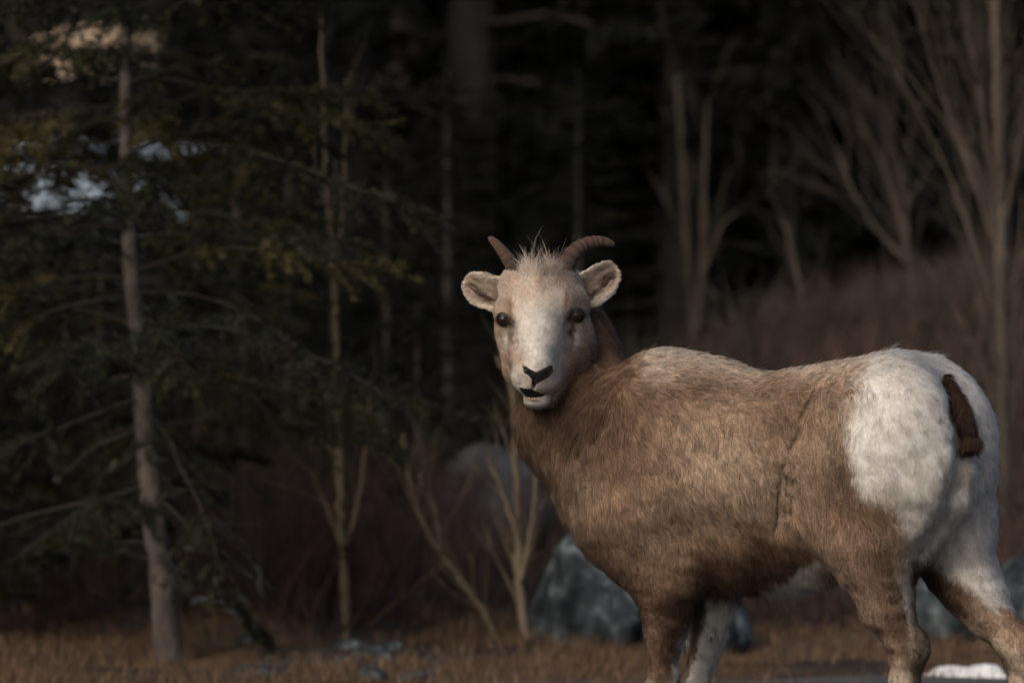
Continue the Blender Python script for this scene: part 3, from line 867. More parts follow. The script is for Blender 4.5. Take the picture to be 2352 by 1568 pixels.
    # ---------------- coat
    view = -np.array([0, 1.0, 0])
    def dens(P, N):
        m = head_mask(P); x, y = proj(P)
        f = .25 + .75 * smooth(-.35, .05, N @ view)
        d = f * (1 + 3.4 * m) * (1 - .6 * smooth(1600, 1700, y))
        d *= (P[:, 2] > .07) * (bare(P) < .35)
        for c, r in eyes: d *= smooth(r * .95, r * 1.12, np.linalg.norm(P - c, axis=1))
        return d
    NF = 420000
    P, N = sample_mesh(me, NF, dens, 3)
    x, y = proj(P); zx, zy = hz(P); m = head_mask(P)
    u, v, w = to_local(P)
    # flow
    D = -AX[None] * .38 + np.array([0, 0, -.92])[None] + 0 * P
    up = smooth(1000, 830, y)[:, None]
    D = D * (1 - up) + (-AX[None] + np.array([0, 0, -.12])) * up
    neck = (smooth(1500, 1400, x) * smooth(1150, 1000, y))[:, None]
    D = D * (1 - neck) + np.array([.25, .1, -1.0]) * neck
    low = smooth(1200, 1290, y)[:, None]
    D = D * (1 - low) + np.array([.08, 0, -1.0]) * low
    sd = poly_sd(x, y, RUMP); rp_ = (smooth(10, -20, sd) * smooth(830, 900, y))[:, None]
    D = D * (1 - rp_) + np.array([.25, 0, -1.0]) * rp_
    nose = H(725, 1150, .16)
    Dh = P - nose; Dh /= np.linalg.norm(Dh, axis=1)[:, None]
    for c, r in eyes:
        q = P - c; dq = np.linalg.norm(q, axis=1); Dh += (q / dq[:, None]) * (np.exp(-(dq / .028) ** 2) * 1.4)[:, None]
    chin = smooth(1300, 1360, zy)[:, None]
    Dh = Dh * (1 - chin) + np.array([0, .3, -1.0]) * chin
    D = D * (1 - m[:, None]) + Dh * m[:, None]
    # length
    L = np.full(len(P), .019)
    L += .008 * smooth(1480, 1400, x) * smooth(1250, 1100, y) - .004 * smooth(900, 830, y)
    L = L * (1 - .58 * smooth(1270, 1400, y) * ((x < 1700) | (x > 1930)))
    L += .014 * smooth(1290, 1340, y) * (x > 1640) * (x < 1930)
    for kind, q, _ in CUT:
        if kind == 'crease':
            cw = np.exp(-(line_d(x, y, q) / 13) ** 2); L *= 1 - .55 * cw
            qv = px(*q[-1], 0) - px(*q[0], 0); D = D * (1 - cw[:, None]) + qv / np.linalg.norm(qv) * cw[:, None]
    croup = np.exp(-((x - 2090) / 90) ** 2) * smooth(870, 800, y); L += .010 * croup
    L = L * (1 - m) + m * (.0068 + .004 * smooth(1000, 1100, zx) + .003 * smooth(640, 480, zy))
    L = L * (1 - .5 * m * smooth(1000, 1150, zy) * (np.abs(zx - 720) < 200))
    L = L * (1 - .45 * m * smooth(1180, 1260, zy))
    tuft = m * np.exp(-((zx - 748) / 150) ** 4) * smooth(455, 375, zy); L += tuft * RNG.uniform(.008, .085, len(P))  * (.35 + .65 * np.exp(-((zx - 665) / 50) ** 2) + .65 * np.exp(-((zx - 835) / 50) ** 2))
    lift = .31 + .25 * croup + .06 * smooth(1000, 1200, y)
    lift = lift * (1 - m) + .22 * m + .8 * tuft
    for c, r in eyes: L *= .45 + .55 * smooth(r * 1.0, r * 2.4, np.linalg.norm(P - c, axis=1))
    tz = np.stack([(zx - 748) / 260, np.full(len(P), -.25), np.full(len(P), 1.0)], -1) + RNG.normal(0, .28, (len(P), 3))
    D = D * (1 - tuft[:, None]) + tz * tuft[:, None]
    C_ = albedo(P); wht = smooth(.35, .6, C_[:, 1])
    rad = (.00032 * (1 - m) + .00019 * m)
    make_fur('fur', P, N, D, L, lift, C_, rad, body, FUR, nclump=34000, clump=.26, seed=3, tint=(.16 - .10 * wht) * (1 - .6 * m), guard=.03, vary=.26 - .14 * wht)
    return root

# ================================================================== THE PLACE
def pd(x, y, d): return px(x, y, d - CAM_D)             # picture point at distance d from the camera

GN1, GN2, GN3 = Noise(.22, 31, dims=2), Noise(1.1, 32, dims=2), Noise(4.5, 33, dims=2)
def ground_z(X, Y):
    X = np.asarray(X, float); Y = np.asarray(Y, float); d = Y + CAM_D
    q = np.stack([X, Y], -1)
    near = smooth(15.2, 17.5, d)
    z = near * (.05 * GN2(q) + .025 * GN3(q))
    # the long bank behind the sheep, higher towards the right
    amp = .42 + .68 * smooth(-.3, 2.2, X) + .28 * smooth(2.0, 5, X)
    amp = amp * (.45 + .55 * smooth(-2.6, -.6, X))
    z += amp * smooth(18.5, 26.5, d) * (1 + .06 * GN1(q * 3))
    # the wooded slope
    z += np.maximum(0, d - 33) * .115 + .35 * smooth(33, 60, d) * GN1(q)
    z += np.maximum(0, d - 92) * .12
    return z

def grid_sheet(name, xs, ys, zf):
    X, Y = np.meshgrid(xs, ys, indexing='ij'); Z = zf(X, Y)
    V = np.stack([X, Y, Z], -1).reshape(-1, 3); m = len(ys)
    i = np.arange(len(xs) - 1)[:, None] * m; j = np.arange(m - 1)[None]
    F = np.stack([i + j, i + m + j, i + m + j + 1, i + j + 1], -1).reshape(-1, 4)
    return mesh_np(name, V, F)

def build_ground():
    xs = np.concatenate([np.linspace(-900, -30, 14), np.linspace(-28, -7, 18), np.linspace(-6.8, 6.8, 150), np.linspace(7, 28, 18), np.linspace(30, 900, 14)])
    ys = np.concatenate([np.linspace(-900, -20, 12), np.linspace(-18, 3, 18), np.linspace(3.2, 18, 150), np.linspace(18.5, 80, 90), np.linspace(85, 900, 24)])
    m, n, l, b = new_mat('ground_earth', .95, .1)
    tc = n.new('ShaderNodeTexCoord')
    n1 = n.new('ShaderNodeTexNoise'); n1.inputs['Scale'].default_value = 1.6; n1.inputs['Detail'].default_value = 8
    n2 = n.new('ShaderNodeTexNoise'); n2.inputs['Scale'].default_value = 26; n2.inputs['Detail'].default_value = 8
    for q in (n1, n2): l.new(tc.outputs['Object'], q.inputs['Vector'])
    r1 = n.new('ShaderNodeValToRGB'); e = r1.color_ramp.elements
    e[0].position = .38; e[0].color = (.035, .032, .030, 1); e[1].position = .62; e[1].color = (.11, .070, .043, 1)
    r2 = n.new('ShaderNodeValToRGB'); e = r2.color_ramp.elements; e[0].position = .3; e[0].color = (.45, .45, .45, 1); e[1].position = .7; e[1].color = (1.2, 1.15, 1.1, 1)
    mx = n.new('ShaderNodeMix'); mx.data_type = 'RGBA'; mx.blend_type = 'MULTIPLY'; mx.inputs[0].default_value = 1
    l.new(n1.outputs[0], r1.inputs[0]); l.new(n2.outputs[0], r2.inputs[0]); l.new(r1.outputs[0], mx.inputs[6]); l.new(r2.outputs[0], mx.inputs[7])
    # forest floor and needles beyond the bank: darker litter
    sp = n.new('ShaderNodeSeparateXYZ'); l.new(tc.outputs['Object'], sp.inputs[0])
    mr = n.new('ShaderNodeMapRange'); mr.inputs[1].default_value = 6.2; mr.inputs[2].default_value = 7.8; l.new(sp.outputs[1], mr.inputs[0])
    m2 = n.new('ShaderNodeMix'); m2.data_type = 'RGBA'; l.new(mr.outputs[0], m2.inputs[0]); l.new(mx.outputs[2], m2.inputs[6]); m2.inputs[7].default_value = (.018, .014, .010, 1)
    l.new(m2.outputs[2], b.inputs['Base Color'])
    bp = n.new('ShaderNodeBump'); bp.inputs['Strength'].default_value = .6; bp.inputs['Distance'].default_value = .04
    l.new(n2.outputs[0], bp.inputs['Height']); l.new(bp.outputs[0], b.inputs['Normal'])
    o = link('ground', grid_sheet('ground', xs, ys, ground_z), None, m); tag(o, 'dry brown ground rising to a wooded slope', 'ground', kind='structure')
    # grey road the sheep stands on, ragged edge towards the grass
    rm = noise_mat('road_asphalt', [(.045, .047, .050), (.075, .077, .080), (.11, .11, .112)], 60, .9, .5, 180)
    xs = np.concatenate([np.linspace(-60, -4, 12), np.linspace(-3.6, 3.6, 90), np.linspace(4, 60, 12)])
    V, F = [], []
    for x in xs:
        edge = 3.83 + .28 * float(smooth(.2, 1.2, np.array(x))) + .16 * math.sin(x * 2.1) + .10 * math.sin(x * 5.3 + 1) + .04 * math.sin(x * 17)
        V += [(x, -9.0, .004), (x, 0, .012), (x, edge - .5, .010), (x, edge, .004)]
    m4 = 4; i = np.arange(len(xs) - 1)[:, None] * m4; j = np.arange(3)[None]
    Fq = np.stack([i + j, i + m4 + j, i + m4 + j + 1, i + j + 1], -1).reshape(-1, 4)
    o = link('road', mesh_np('road', np.array(V), Fq), None, rm); tag(o, 'grey gravelly road in front of the dry grass', 'road', kind='structure')

# ---- far meadow patches seen through the conifer on the left
def build_meadow():
    def drape(name, poly_c, rx, ry, mat, dz, seed, label, cat):
        r = np.random.default_rng(seed); n = 40
        V = [[poly_c[0], poly_c[1], 0]]; F = []
        ph = r.uniform(0, 6.28, 5)
        for k in range(1, 7):
            for i in range(n):
                a = i / n * 2 * math.pi
                q = k / 6 * (1 + .16 * math.sin(2 * a + ph[0]) + .12 * math.sin(3 * a + ph[1]) + .08 * math.sin(7 * a + ph[2]))
                V.append([poly_c[0] + rx * q * math.cos(a), poly_c[1] + ry * q * math.sin(a), 0])
        V = np.array(V); V[:, 2] = ground_z(V[:, 0], V[:, 1]) + dz
        V[1 + 5 * n:, 2] -= dz + .03
        for i in range(n): F.append([0, 1 + i, 1 + (i + 1) % n])
        for k in range(5):
            for i in range(n): F.append([1 + k * n + i, 1 + (k + 1) * n + i, 1 + (k + 1) * n + (i + 1) % n, 1 + k * n + (i + 1) % n])
        o = link(name, mesh_np(name, V, F), None, mat); tag(o, label, cat)
        return o
    snow = noise_mat('snow', [(.36, .46, .54), (.48, .57, .63)], 5, .6, .3, 30)  # blue of shade put into the far snow's colour
    grass = noise_mat('meadow_grass', [(.24, .175, .12), (.34, .26, .18)], 2.5, .95, .4, 20)
    drape('snow_patch', (-4.0, 40.0), 1.7, 5.0, snow, .06, 41, 'bluish snow patch on the far slope glimpsed through the conifer branches', 'snow')
    o = drape('meadow', (-5.0, 54.5), 2.7, 3.6, grass, .05, 42, 'pale dry meadow glimpsed on the far slope above the snow', 'meadow'); o['kind'] = 'structure'
    s2 = noise_mat('snow_near', [(.66, .68, .70), (.80, .81, .82)], 14, .6, .4, 90)
    # low snow ridge by the road, behind the hind legs
    r = np.random.default_rng(5); Vs, Fs = [], []
    a0, a1 = pd(2128, 1545, 15.25), pd(2310, 1545, 15.15)
    n, k = 40, 12
    for i in range(n + 1):
        t = i / n; c = a0 + (a1 - a0) * t
        hgt = (.052 * math.sin(math.pi * t) ** .6 + .016 * math.sin(7 * t + 1) * math.sin(math.pi * t)) * (.55 + .55 * t) + .002
        for j in range(k + 1):
            s = j / k; wdt = .10 + .06 * math.sin(math.pi * t)
            Vs.append([c[0] + .008 * math.sin(9 * s + i), c[1] - wdt / 2 + wdt * s, max(0, hgt * math.sin(math.pi * s) ** .7) - .004 + .004])
    i = np.arange(n)[:, None] * (k + 1); j = np.arange(k)[None]
    F = np.stack([i + j, i + k + 1 + j, i + k + 2 + j, i + j + 1], -1).reshape(-1, 4)
    o = link('snow_ridge', mesh_np('snow_ridge', np.array(Vs), F), None, s2); tag(o, 'small white ridge of leftover snow at the road edge behind the hind legs', 'snow')

# ---- boulders and stones
def rock_mesh(name, size, seed, sub=4, rough=1.0):
    r = np.random.default_rng(seed)
    bm = bmesh.new(); bmesh.ops.create_icosphere(bm, subdivisions=sub, radius=1.0)
    P = np.array([v.co[:] for v in bm.verts])
    q = P.copy()
    for _ in range(11):                                   # flattened facets
        nrm = r.normal(size=3); nrm /= np.linalg.norm(nrm); off = r.uniform(.66, .92)
        ex = np.maximum(0, P @ nrm - off); q -= ex[:, None] * nrm * .85; P = q.copy()
    P = P * (1 + rough * (.09 * Noise(.55, seed)(P) + .045 * Noise(1.6, seed + 1)(P) + .030 * Noise(4, seed + 2)(P)))[:, None]
    P = P * np.array(size)
    for v, p in zip(bm.verts, P): v.co = p
    me = bpy.data.meshes.new(name); bm.to_mesh(me); bm.free()
    me.polygons.foreach_set('use_smooth', np.ones(len(me.polygons), bool))
    return me

def build_rocks():
    rm = noise_mat('lichen_rock', [(.010, .014, .017), (.028, .037, .041), (.060, .075, .080), (.22, .25, .26)], 9, .9, 1.0, 34, detail=10, lo=.38, hi=.64)
    rd = noise_mat('pale_rock', [(.035, .034, .033), (.065, .065, .066), (.13, .13, .13)], 4, .9, .6, 20)
    def rock(x, y, d, wpx, hpx, depth, seed, label, mat=rm, rz=0):
        w = wpx / FPX * d / 2; h = hpx / FPX * d / 2
        c = pd(x, y, d); gz = float(ground_z(c[0], c[1]))
        o = link('boulder', rock_mesh('boulder', (w, depth, h * 1.15), seed), None, mat)
        o.location = (c[0], c[1], c[2]); o.rotation_euler = (0, 0, rz)
        tag(o, label, 'boulder'); return o
    rock(1355, 1415, 16.9, 290, 345, .30, 61, 'big blue-grey boulder with pale lichen just behind the front legs')
    rock(1600, 1450, 16.75, 270, 230, .24, 62, 'dark blue boulder half hidden between the front legs')
    rock(2120, 1440, 17.0, 330, 210, .26, 63, 'low grey boulder behind the hind legs')
    rock(2350, 1420, 16.8, 190, 240, .22, 66, 'bluish boulder behind the stretched-out far hind leg')
    rock(1130, 1190, 21.5, 330, 300, .45, 64, 'large pale grey boulder resting on the bank below the head', rd)
    r = random.Random(3)
    for i in range(30):
        x = r.uniform(540, 1000); y = r.uniform(1497, 1560)
        d = CAM_H * FPX / (y - 784)
        s = r.uniform(.016, .045)
        c = pd(x, y, d)
        o = link('stone', rock_mesh('stone', (s * r.uniform(1, 1.9), s, s * .62), 70 + i, 3), None, rm)
        o.location = (c[0], c[1], float(ground_z(c[0], c[1])) + s * .15); o.rotation_euler = (0, 0, r.uniform(0, 3))
        tag(o, 'small bluish stone lying in the dry grass beyond the road', 'stone', 'small stones in the dry grass')

# ---- dry grass and brush
def blades(n, place, hmin, hmax, w, cols, seed, bend=.5):
    r = np.random.default_rng(seed)
    P = place(r, n); n = len(P)
    h = r.uniform(hmin, hmax, n); a = r.uniform(0, 2 * np.pi, n); b = r.uniform(.1, bend, n) * h
    side = np.stack([np.cos(a), np.sin(a), 0 * a], -1); la = r.uniform(0, 2 * np.pi, n)
    lean = np.stack([np.cos(la), np.sin(la), 0 * a], -1)
    up = np.array([0, 0, 1.0])
    V = np.stack([P - side * w, P + side * w, P + up * h[:, None] * .55 + lean * b[:, None] * .3 + side * w * .7,
                  P + up * h[:, None] * .55 + lean * b[:, None] * .3 - side * w * .7,
                  P + up * (h * .95)[:, None] + lean * b[:, None] + side * w * .12, P + up * (h * .95)[:, None] + lean * b[:, None] - side * w * .12], 1)
    F = (np.arange(n)[:, None, None] * 6 + np.array([[0, 1, 2, 3], [3, 2, 4, 5]])[None]).reshape(-1, 4)
    c = np.asarray(cols)[r.integers(0, len(cols), n)] * r.uniform(.6, 1.25, (n, 1))
    return V.reshape(-1, 3), F, np.repeat(c, 6, 0)

def build_grass():
    gm = attr_mat('dry_grass', rough=.9, trans=.25)
    DN = Noise(1.3, 91, dims=2)
    def place(r, n):
        d = r.uniform(14.8, 18.6, n * 2) ; X = r.uniform(-2.6, 2.6, n * 2)
        q = np.stack([X * .6, d * 1.6], -1)
        keep = (DN(q) + r.normal(0, .22, n * 2)) > .05 + .3 * smooth(16.9, 18.6, d)
        X, d = X[keep], d[keep]; Y = d - CAM_D
        return np.stack([X, Y, ground_z(X, Y)], -1)
    V, F, C = blades(34000, place, .012, .055, .0016, [(.17, .105, .062), (.13, .084, .052), (.21, .14, .085), (.085, .056, .038)], 92, 1.2)
    o = link('dry_grass', mesh_np('dry_grass', V, F, False, C), None, gm); tag(o, 'short dry orange-brown grass along the road edge', 'grass', kind='stuff')
    # brown brush that covers the bank
    def place2(r, n):
        X = r.uniform(-4.5, 5.5, n); d = r.uniform(18.5, 28.5, n); k_ = r.random(n) < .03 + .97 * smooth(-.2, 1.7, X); X, d = X[k_], d[k_]; Y = d - CAM_D
        return np.stack([X, Y, ground_z(X, Y) - .02], -1)
    V, F, C = blades(76000, place2, .06, .30, .0028, [(.070, .046, .038), (.090, .062, .048), (.055, .036, .031), (.125, .088, .066)], 93, .6)
    o = link('dry_brush', mesh_np('dry_brush', V, F, False, C), None, attr_mat('dry_brush', rough=.95)); tag(o, 'low reddish-brown dry brush covering the bank', 'brush', kind='stuff')

# ---- twiggy trees and shrubs
def grow(g, p, dirn, length, r0, depth, rng, spread=.5, kids=(3, 5), up=.15, wob=.10, taper=.35, sides=5, c=None, kmin=.3):
    n = 7 if depth > 0 else 5
    P = [np.array(p, float)]; d = np.array(dirn, float); d /= np.linalg.norm(d)
    for i in range(n):
        d = d + rng.normal(0, wob, 3) + np.array([0, 0, up * .25]); d /= np.linalg.norm(d)
        P.append(P[-1] + d * length / n)
    P = np.array(P); R = np.linspace(r0, r0 * taper, n + 1)
    g.add(*tube(P, R, sides if r0 > .006 else 4), c)
    if depth > 0:
        for k in range(rng.integers(kids[0], kids[1] + 1)):
            t = rng.uniform(kmin, .95); i = min(int(t * n), n - 1); q = P[i] + (P[i + 1] - P[i]) * (t * n - i)
            dd = P[i + 1] - P[i]; dd /= np.linalg.norm(dd)
            s = rng.normal(size=3); s -= (s @ dd) * dd; s /= np.linalg.norm(s)
            grow(g, q, dd + s * spread * rng.uniform(.6, 1.3) + [0, 0, up], length * rng.uniform(.35, .62), max(.0012, np.interp(t, [0, 1], [r0, r0 * taper]) * .55), depth - 1, rng, spread, kids, up, wob, taper, sides, c, .2)

def bare_tree(trunks, d, label, seed, mat, twigs=30, tl=(.25, .6), spread=.45, left=0, side=None, group=None, ext=1.6, depth=1, trange=(.25, 1)):
    """trunks: list of picture polylines [(x, y, radius in px)...] at distance d, grown on beyond the frame top"""
    rng = np.random.default_rng(seed)
    p0 = pd(trunks[0][0][0], trunks[0][0][1], d)
    base = np.array([p0[0], p0[1], float(ground_z(p0[0], p0[1])) - .04])
    root = empty('bare_tree', base, label, 'tree', group)
    gt, gc = Geo(), Geo()
    for ti, tr in enumerate(trunks):
        Q = [np.r_[pd(x, y, d + rng.normal(0, .02)), .78 * r / FPX * d] for x, y, r in tr]
        if ti == 0: Q = [np.r_[base, Q[0][3] * 1.15]] + Q
        e = Q[-1][:3] - Q[-2][:3]; e /= np.linalg.norm(e)
        if ext and Q[-1][3] * FPX / d > 4:
            Q.append(np.r_[Q[-1][:3] + e * ext * .5, Q[-1][3] * .6]); Q.append(np.r_[Q[-1][:3] + (e + [0, 0, .3]) * ext * .5, .003])
        c = catmull(Q, 10 * len(Q)); c[:, :3] += rng.normal(0, .002, (len(c), 3)); c[:, 3] = np.maximum(c[:, 3], .0015)
        gt.add(c[:, :3] - base * 1.0 + 0 if False else tube(c[:, :3] - base, c[:, 3], 8)[0], tube(c[:, :3] - base, c[:, 3], 8)[1])
        for k in range(int(twigs * (1 if ti == 0 else .5))):
            i = int(len(c) * rng.uniform(*trange)); i = min(max(i, 1), len(c) - 2)
            t = c[i + 1, :3] - c[i - 1, :3]; t /= np.linalg.norm(t)
            s = rng.normal(size=3); s[0] += left; s -= (s @ t) * t; s /= np.linalg.norm(s)
            grow(gc, c[i, :3] - base, t + s * spread * rng.uniform(.6, 1.6), rng.uniform(*tl), max(.0016, c[i, 3] * .30), depth, rng, .45, (2, 4), .12, .08)
    link('trunk', gt.mesh('trunk'), root, mat)
    cr = link('crown', gc.mesh('crown'), root, mat)
    return root

def build_bare():
    bark = noise_mat('aspen_bark', [(.045, .036, .027), (.085, .068, .050), (.125, .10, .075)], 9, .9, .5, 40, stretch=(1, 1, .35))
    bark2 = noise_mat('twig_bark', [(.040, .032, .026), (.078, .062, .050), (.115, .093, .075)], 9, .9, .5, 40, stretch=(1, 1, .35))
    pale = noise_mat('pale_bark', [(.075, .058, .038), (.135, .106, .072), (.19, .15, .105)], 9, .9, .5, 40, stretch=(1, 1, .35))
    bare_tree([[(796, 1420, 14), (786, 1250, 15), (778, 1000, 13), (772, 800, 11), (766, 620, 9), (748, 400, 8), (742, 200, 6)],
               [(768, 640, 7), (786, 500, 6), (792, 330, 5), (796, 180, 3)],
               [(783, 1240, 8), (745, 1150, 6), (715, 1080, 4)], [(786, 1260, 9), (815, 1180, 7), (838, 1040, 6), (850, 900, 4)]],
              17.1, 'thin pale sapling with a forked top beside the scaly conifer', 101, pale, 9, (.15, .35), .3)
    bare_tree([[(1592, 830, 13), (1588, 700, 12), (1578, 560, 11), (1568, 380, 8), (1556, 170, 5)],
               [(1600, 760, 12), (1614, 600, 11), (1618, 420, 8), (1625, 230, 5)],
               [(1612, 640, 6), (1640, 560, 5), (1662, 512, 4), (1690, 490, 2)]],
              27.5, 'pair of bare stems rising together from the brushy bank', 102, bark, 9, (.25, .5), .28)
    bare_tree([[(2312, 1420, 19), (2308, 1150, 19), (2303, 900, 19), (2299, 650, 22), (2296, 420, 21), (2290, 200, 17), (2288, 0, 15)],
               [(2290, 720, 8), (2235, 560, 7), (2180, 400, 6), (2105, 250, 5), (2045, 150, 3)],
               [(2296, 600, 8), (2225, 380, 7), (2155, 190, 6), (2118, 40, 4)],
               [(2298, 480, 7), (2255, 250, 6), (2220, 60, 4)], [(2300, 560, 6), (2340, 330, 6), (2375, 120, 4)]],
              20.5, 'tall bare tree with many rising branches on the bank behind the rump', 103, bark2, 34, (.3, .8), .34, depth=1)
    bare_tree([[(2100, 700, 12), (2088, 600, 12), (2062, 480, 10), (2030, 380, 7), (1990, 300, 5)],
               [(2090, 610, 8), (2010, 520, 7), (1950, 420, 6), (1925, 340, 4)], [(2085, 580, 7), (2080, 450, 6), (2050, 330, 4)]],
              25.0, 'small bare leaning tree growing on the crest of the bank', 104, bark2, 22, (.25, .55), .35)
    bare_tree([[(1215, 1490, 16), (1196, 1380, 15), (1190, 1200, 14), (1186, 1050, 12), (1178, 900, 9), (1140, 820, 6)],
               [(1196, 1330, 9), (1222, 1200, 8), (1232, 1080, 6)], [(1190, 1240, 7), (1160, 1150, 6), (1120, 1050, 5)]],
              16.45, 'bare pale sapling standing beside the big lichen boulder', 105, pale, 9, (.12, .3), ext=0)
    bare_tree([[(1130, 1440, 9), (1050, 1320, 9), (985, 1230, 8), (945, 1120, 7), (925, 1000, 5)],
               [(1010, 1265, 6), (1000, 1180, 5), (960, 1090, 4)]],
              16.9, 'thin bare sapling leaning over left of the pale boulder', 106, pale, 12, (.12, .3), ext=0)
    bare_tree([[(1880, 900, 9), (1850, 720, 8), (1820, 580, 6), (1800, 500, 4)]], 25.6, 'slender single bare stem slanting up from the bank', 107, bark2, 14, (.2, .5), ext=0)
    # twiggy shrubs
    sm = noise_mat('shrub_bark', [(.032, .021, .018), (.062, .040, .033), (.10, .068, .055)], 12, .9, .3)
    protos = []
    for k in range(4):
        rng = np.random.default_rng(200 + k); g = Geo()
        for s in range(26):
            a = rng.uniform(0, 2 * np.pi); rr = rng.uniform(0, .14)
            grow(g, (rr * math.cos(a), rr * math.sin(a), -.03), (math.cos(a) * rng.uniform(.1, .9), math.sin(a) * rng.uniform(.1, .9), 1.0), rng.uniform(.28, .62), rng.uniform(.003, .006), 2, rng, .5, (2, 4), .1, .12, .4, 4)
        protos.append(g.mesh('shrub'))
    r = random.Random(12)
    spots = [(x, d) for x, d in [(60, 17.9), (180, 18.6), (260, 18.0), (480, 17.7), (560, 18.3), (620, 17.6), (690, 18.0), (760, 17.7), (840, 18.2), (900, 17.9), (1090, 18.6),
                                 (880, 19.6), (1010, 20.2), (720, 19.8), (1150, 19.5), (560, 20.4), (1760, 17.8), (1850, 18.3), (1900, 17.6), (2260, 17.7)]]
    for x, d in spots:
        c = pd(x, 1000, d); o = link('shrub', r.choice(protos), None, None)
        if not o.data.materials: o.data.materials.append(sm)
        o.location = (c[0], c[1], float(ground_z(c[0], c[1]))); s = r.uniform(.7, 1.15); o.scale = (s, s, s * r.uniform(.75, 1.1)); o.rotation_euler = (0, 0, r.uniform(0, 6.28))
        near = d < 19
        tag(o, 'leafless reddish-brown twiggy shrub at the foot of the bank', 'shrub', 'leafless shrubs at the foot of the bank')
    gm_ = noise_mat('grey_shrub_bark', [(.035, .030, .024), (.075, .066, .052), (.12, .105, .085)], 12, .9, .3)
    gp = []
    for k in range(2):
        rng = np.random.default_rng(220 + k); g = Geo()
        for s_ in range(30):
            a = rng.uniform(0, 2 * np.pi); rr = rng.uniform(0, .16)
            grow(g, (rr * math.cos(a), rr * math.sin(a), -.03), (math.cos(a) * rng.uniform(.1, 1.1), math.sin(a) * rng.uniform(.1, 1.1), 1.0), rng.uniform(.2, .5), rng.uniform(.004, .008), 2, rng, .5, (2, 4), .1, .14, .4, 4)
        m_ = g.mesh('shrub'); m_.materials.append(gm_); gp.append(m_)
    for x, d in ((1480, 20.5), (1560, 23.5), (1680, 22), (1740, 25.2), (1830, 23), (1900, 20.8), (1960, 25.5), (2040, 22.4), (2150, 24.5), (2190, 21), (2280, 23.5), (2340, 25.6), (1500, 25.8), (1320, 24.5)):
        c = pd(x, 1000, d); o = link('shrub', r.choice(gp))
        o.location = (c[0], c[1], float(ground_z(c[0], c[1]))); s_ = r.uniform(.6, 1.1); o.scale = (s_, s_, s_ * r.uniform(.6, 1)); o.rotation_euler = (0, 0, r.uniform(0, 6.28))
        tag(o, 'small greyish leafless shrub growing out of the brown brush on the bank', 'shrub', 'greyish shrubs on the bank slope')
    # fallen pale branches
    bm_ = noise_mat('weathered_wood', [(.05, .056, .060), (.15, .165, .175)], 14, .85, .4, stretch=(1, 1, 1))
    for pts, d, lab in (([(440, 1384, 4), (470, 1374, 7), (505, 1381, 5), (545, 1372, 6), (568, 1377, 3)], 17.3, 'pale weathered branch lying flat in the shrubs by the conifer trunk'),
                        ([(520, 1398, 3), (545, 1412, 6), (562, 1436, 5), (588, 1452, 3)], 17.2, 'short bleached stick leaning down out of the shrubs'),
                        ([(585, 1296, 2), (598, 1318, 4), (594, 1345, 5), (606, 1366, 3)], 17.35, 'curved bleached twig hooked above the lying branch')):
        c = catmull([np.r_[pd(x, y, d), rr / FPX * d] for x, y, rr in pts], 24)
        o0 = c[0, :3].copy(); V, F = tube(c[:, :3] - o0, c[:, 3], 7)
        o = link('fallen_branch', mesh_np('fallen_branch', V, F), None, bm_); o.location = o0; tag(o, lab, 'branch')

# ---- conifers
def needles(P, T, n_per, ln, w, rng, C, gap=.0):
    """needle triangles (as thin quads) around twig points P with directions T"""
    n = len(P) * n_per
    P = np.repeat(P, n_per, 0) + rng.normal(0, ln * .18, (n, 3)); T = np.repeat(T, n_per, 0); C = np.repeat(C, n_per, 0)
    s = rng.normal(size=(n, 3)); s -= (s * T).sum(1)[:, None] * T; s /= np.linalg.norm(s, axis=1)[:, None]
    d = T * rng.uniform(.3, .9, (n, 1)) + s * rng.uniform(.5, 1, (n, 1)); d /= np.linalg.norm(d, axis=1)[:, None]
    b = np.cross(d, T); b /= np.linalg.norm(b, axis=1)[:, None] + 1e-9
    L = ln * rng.uniform(.6, 1.2, (n, 1))
    V = np.stack([P - b * w, P + b * w, P + d * L + b * w * .3, P + d * L - b * w * .3], 1)
    F = np.arange(n * 4).reshape(-1, 4)
    return V.reshape(-1, 3), F, np.repeat(C * rng.uniform(.7, 1.3, (n, 1)), 4, 0)

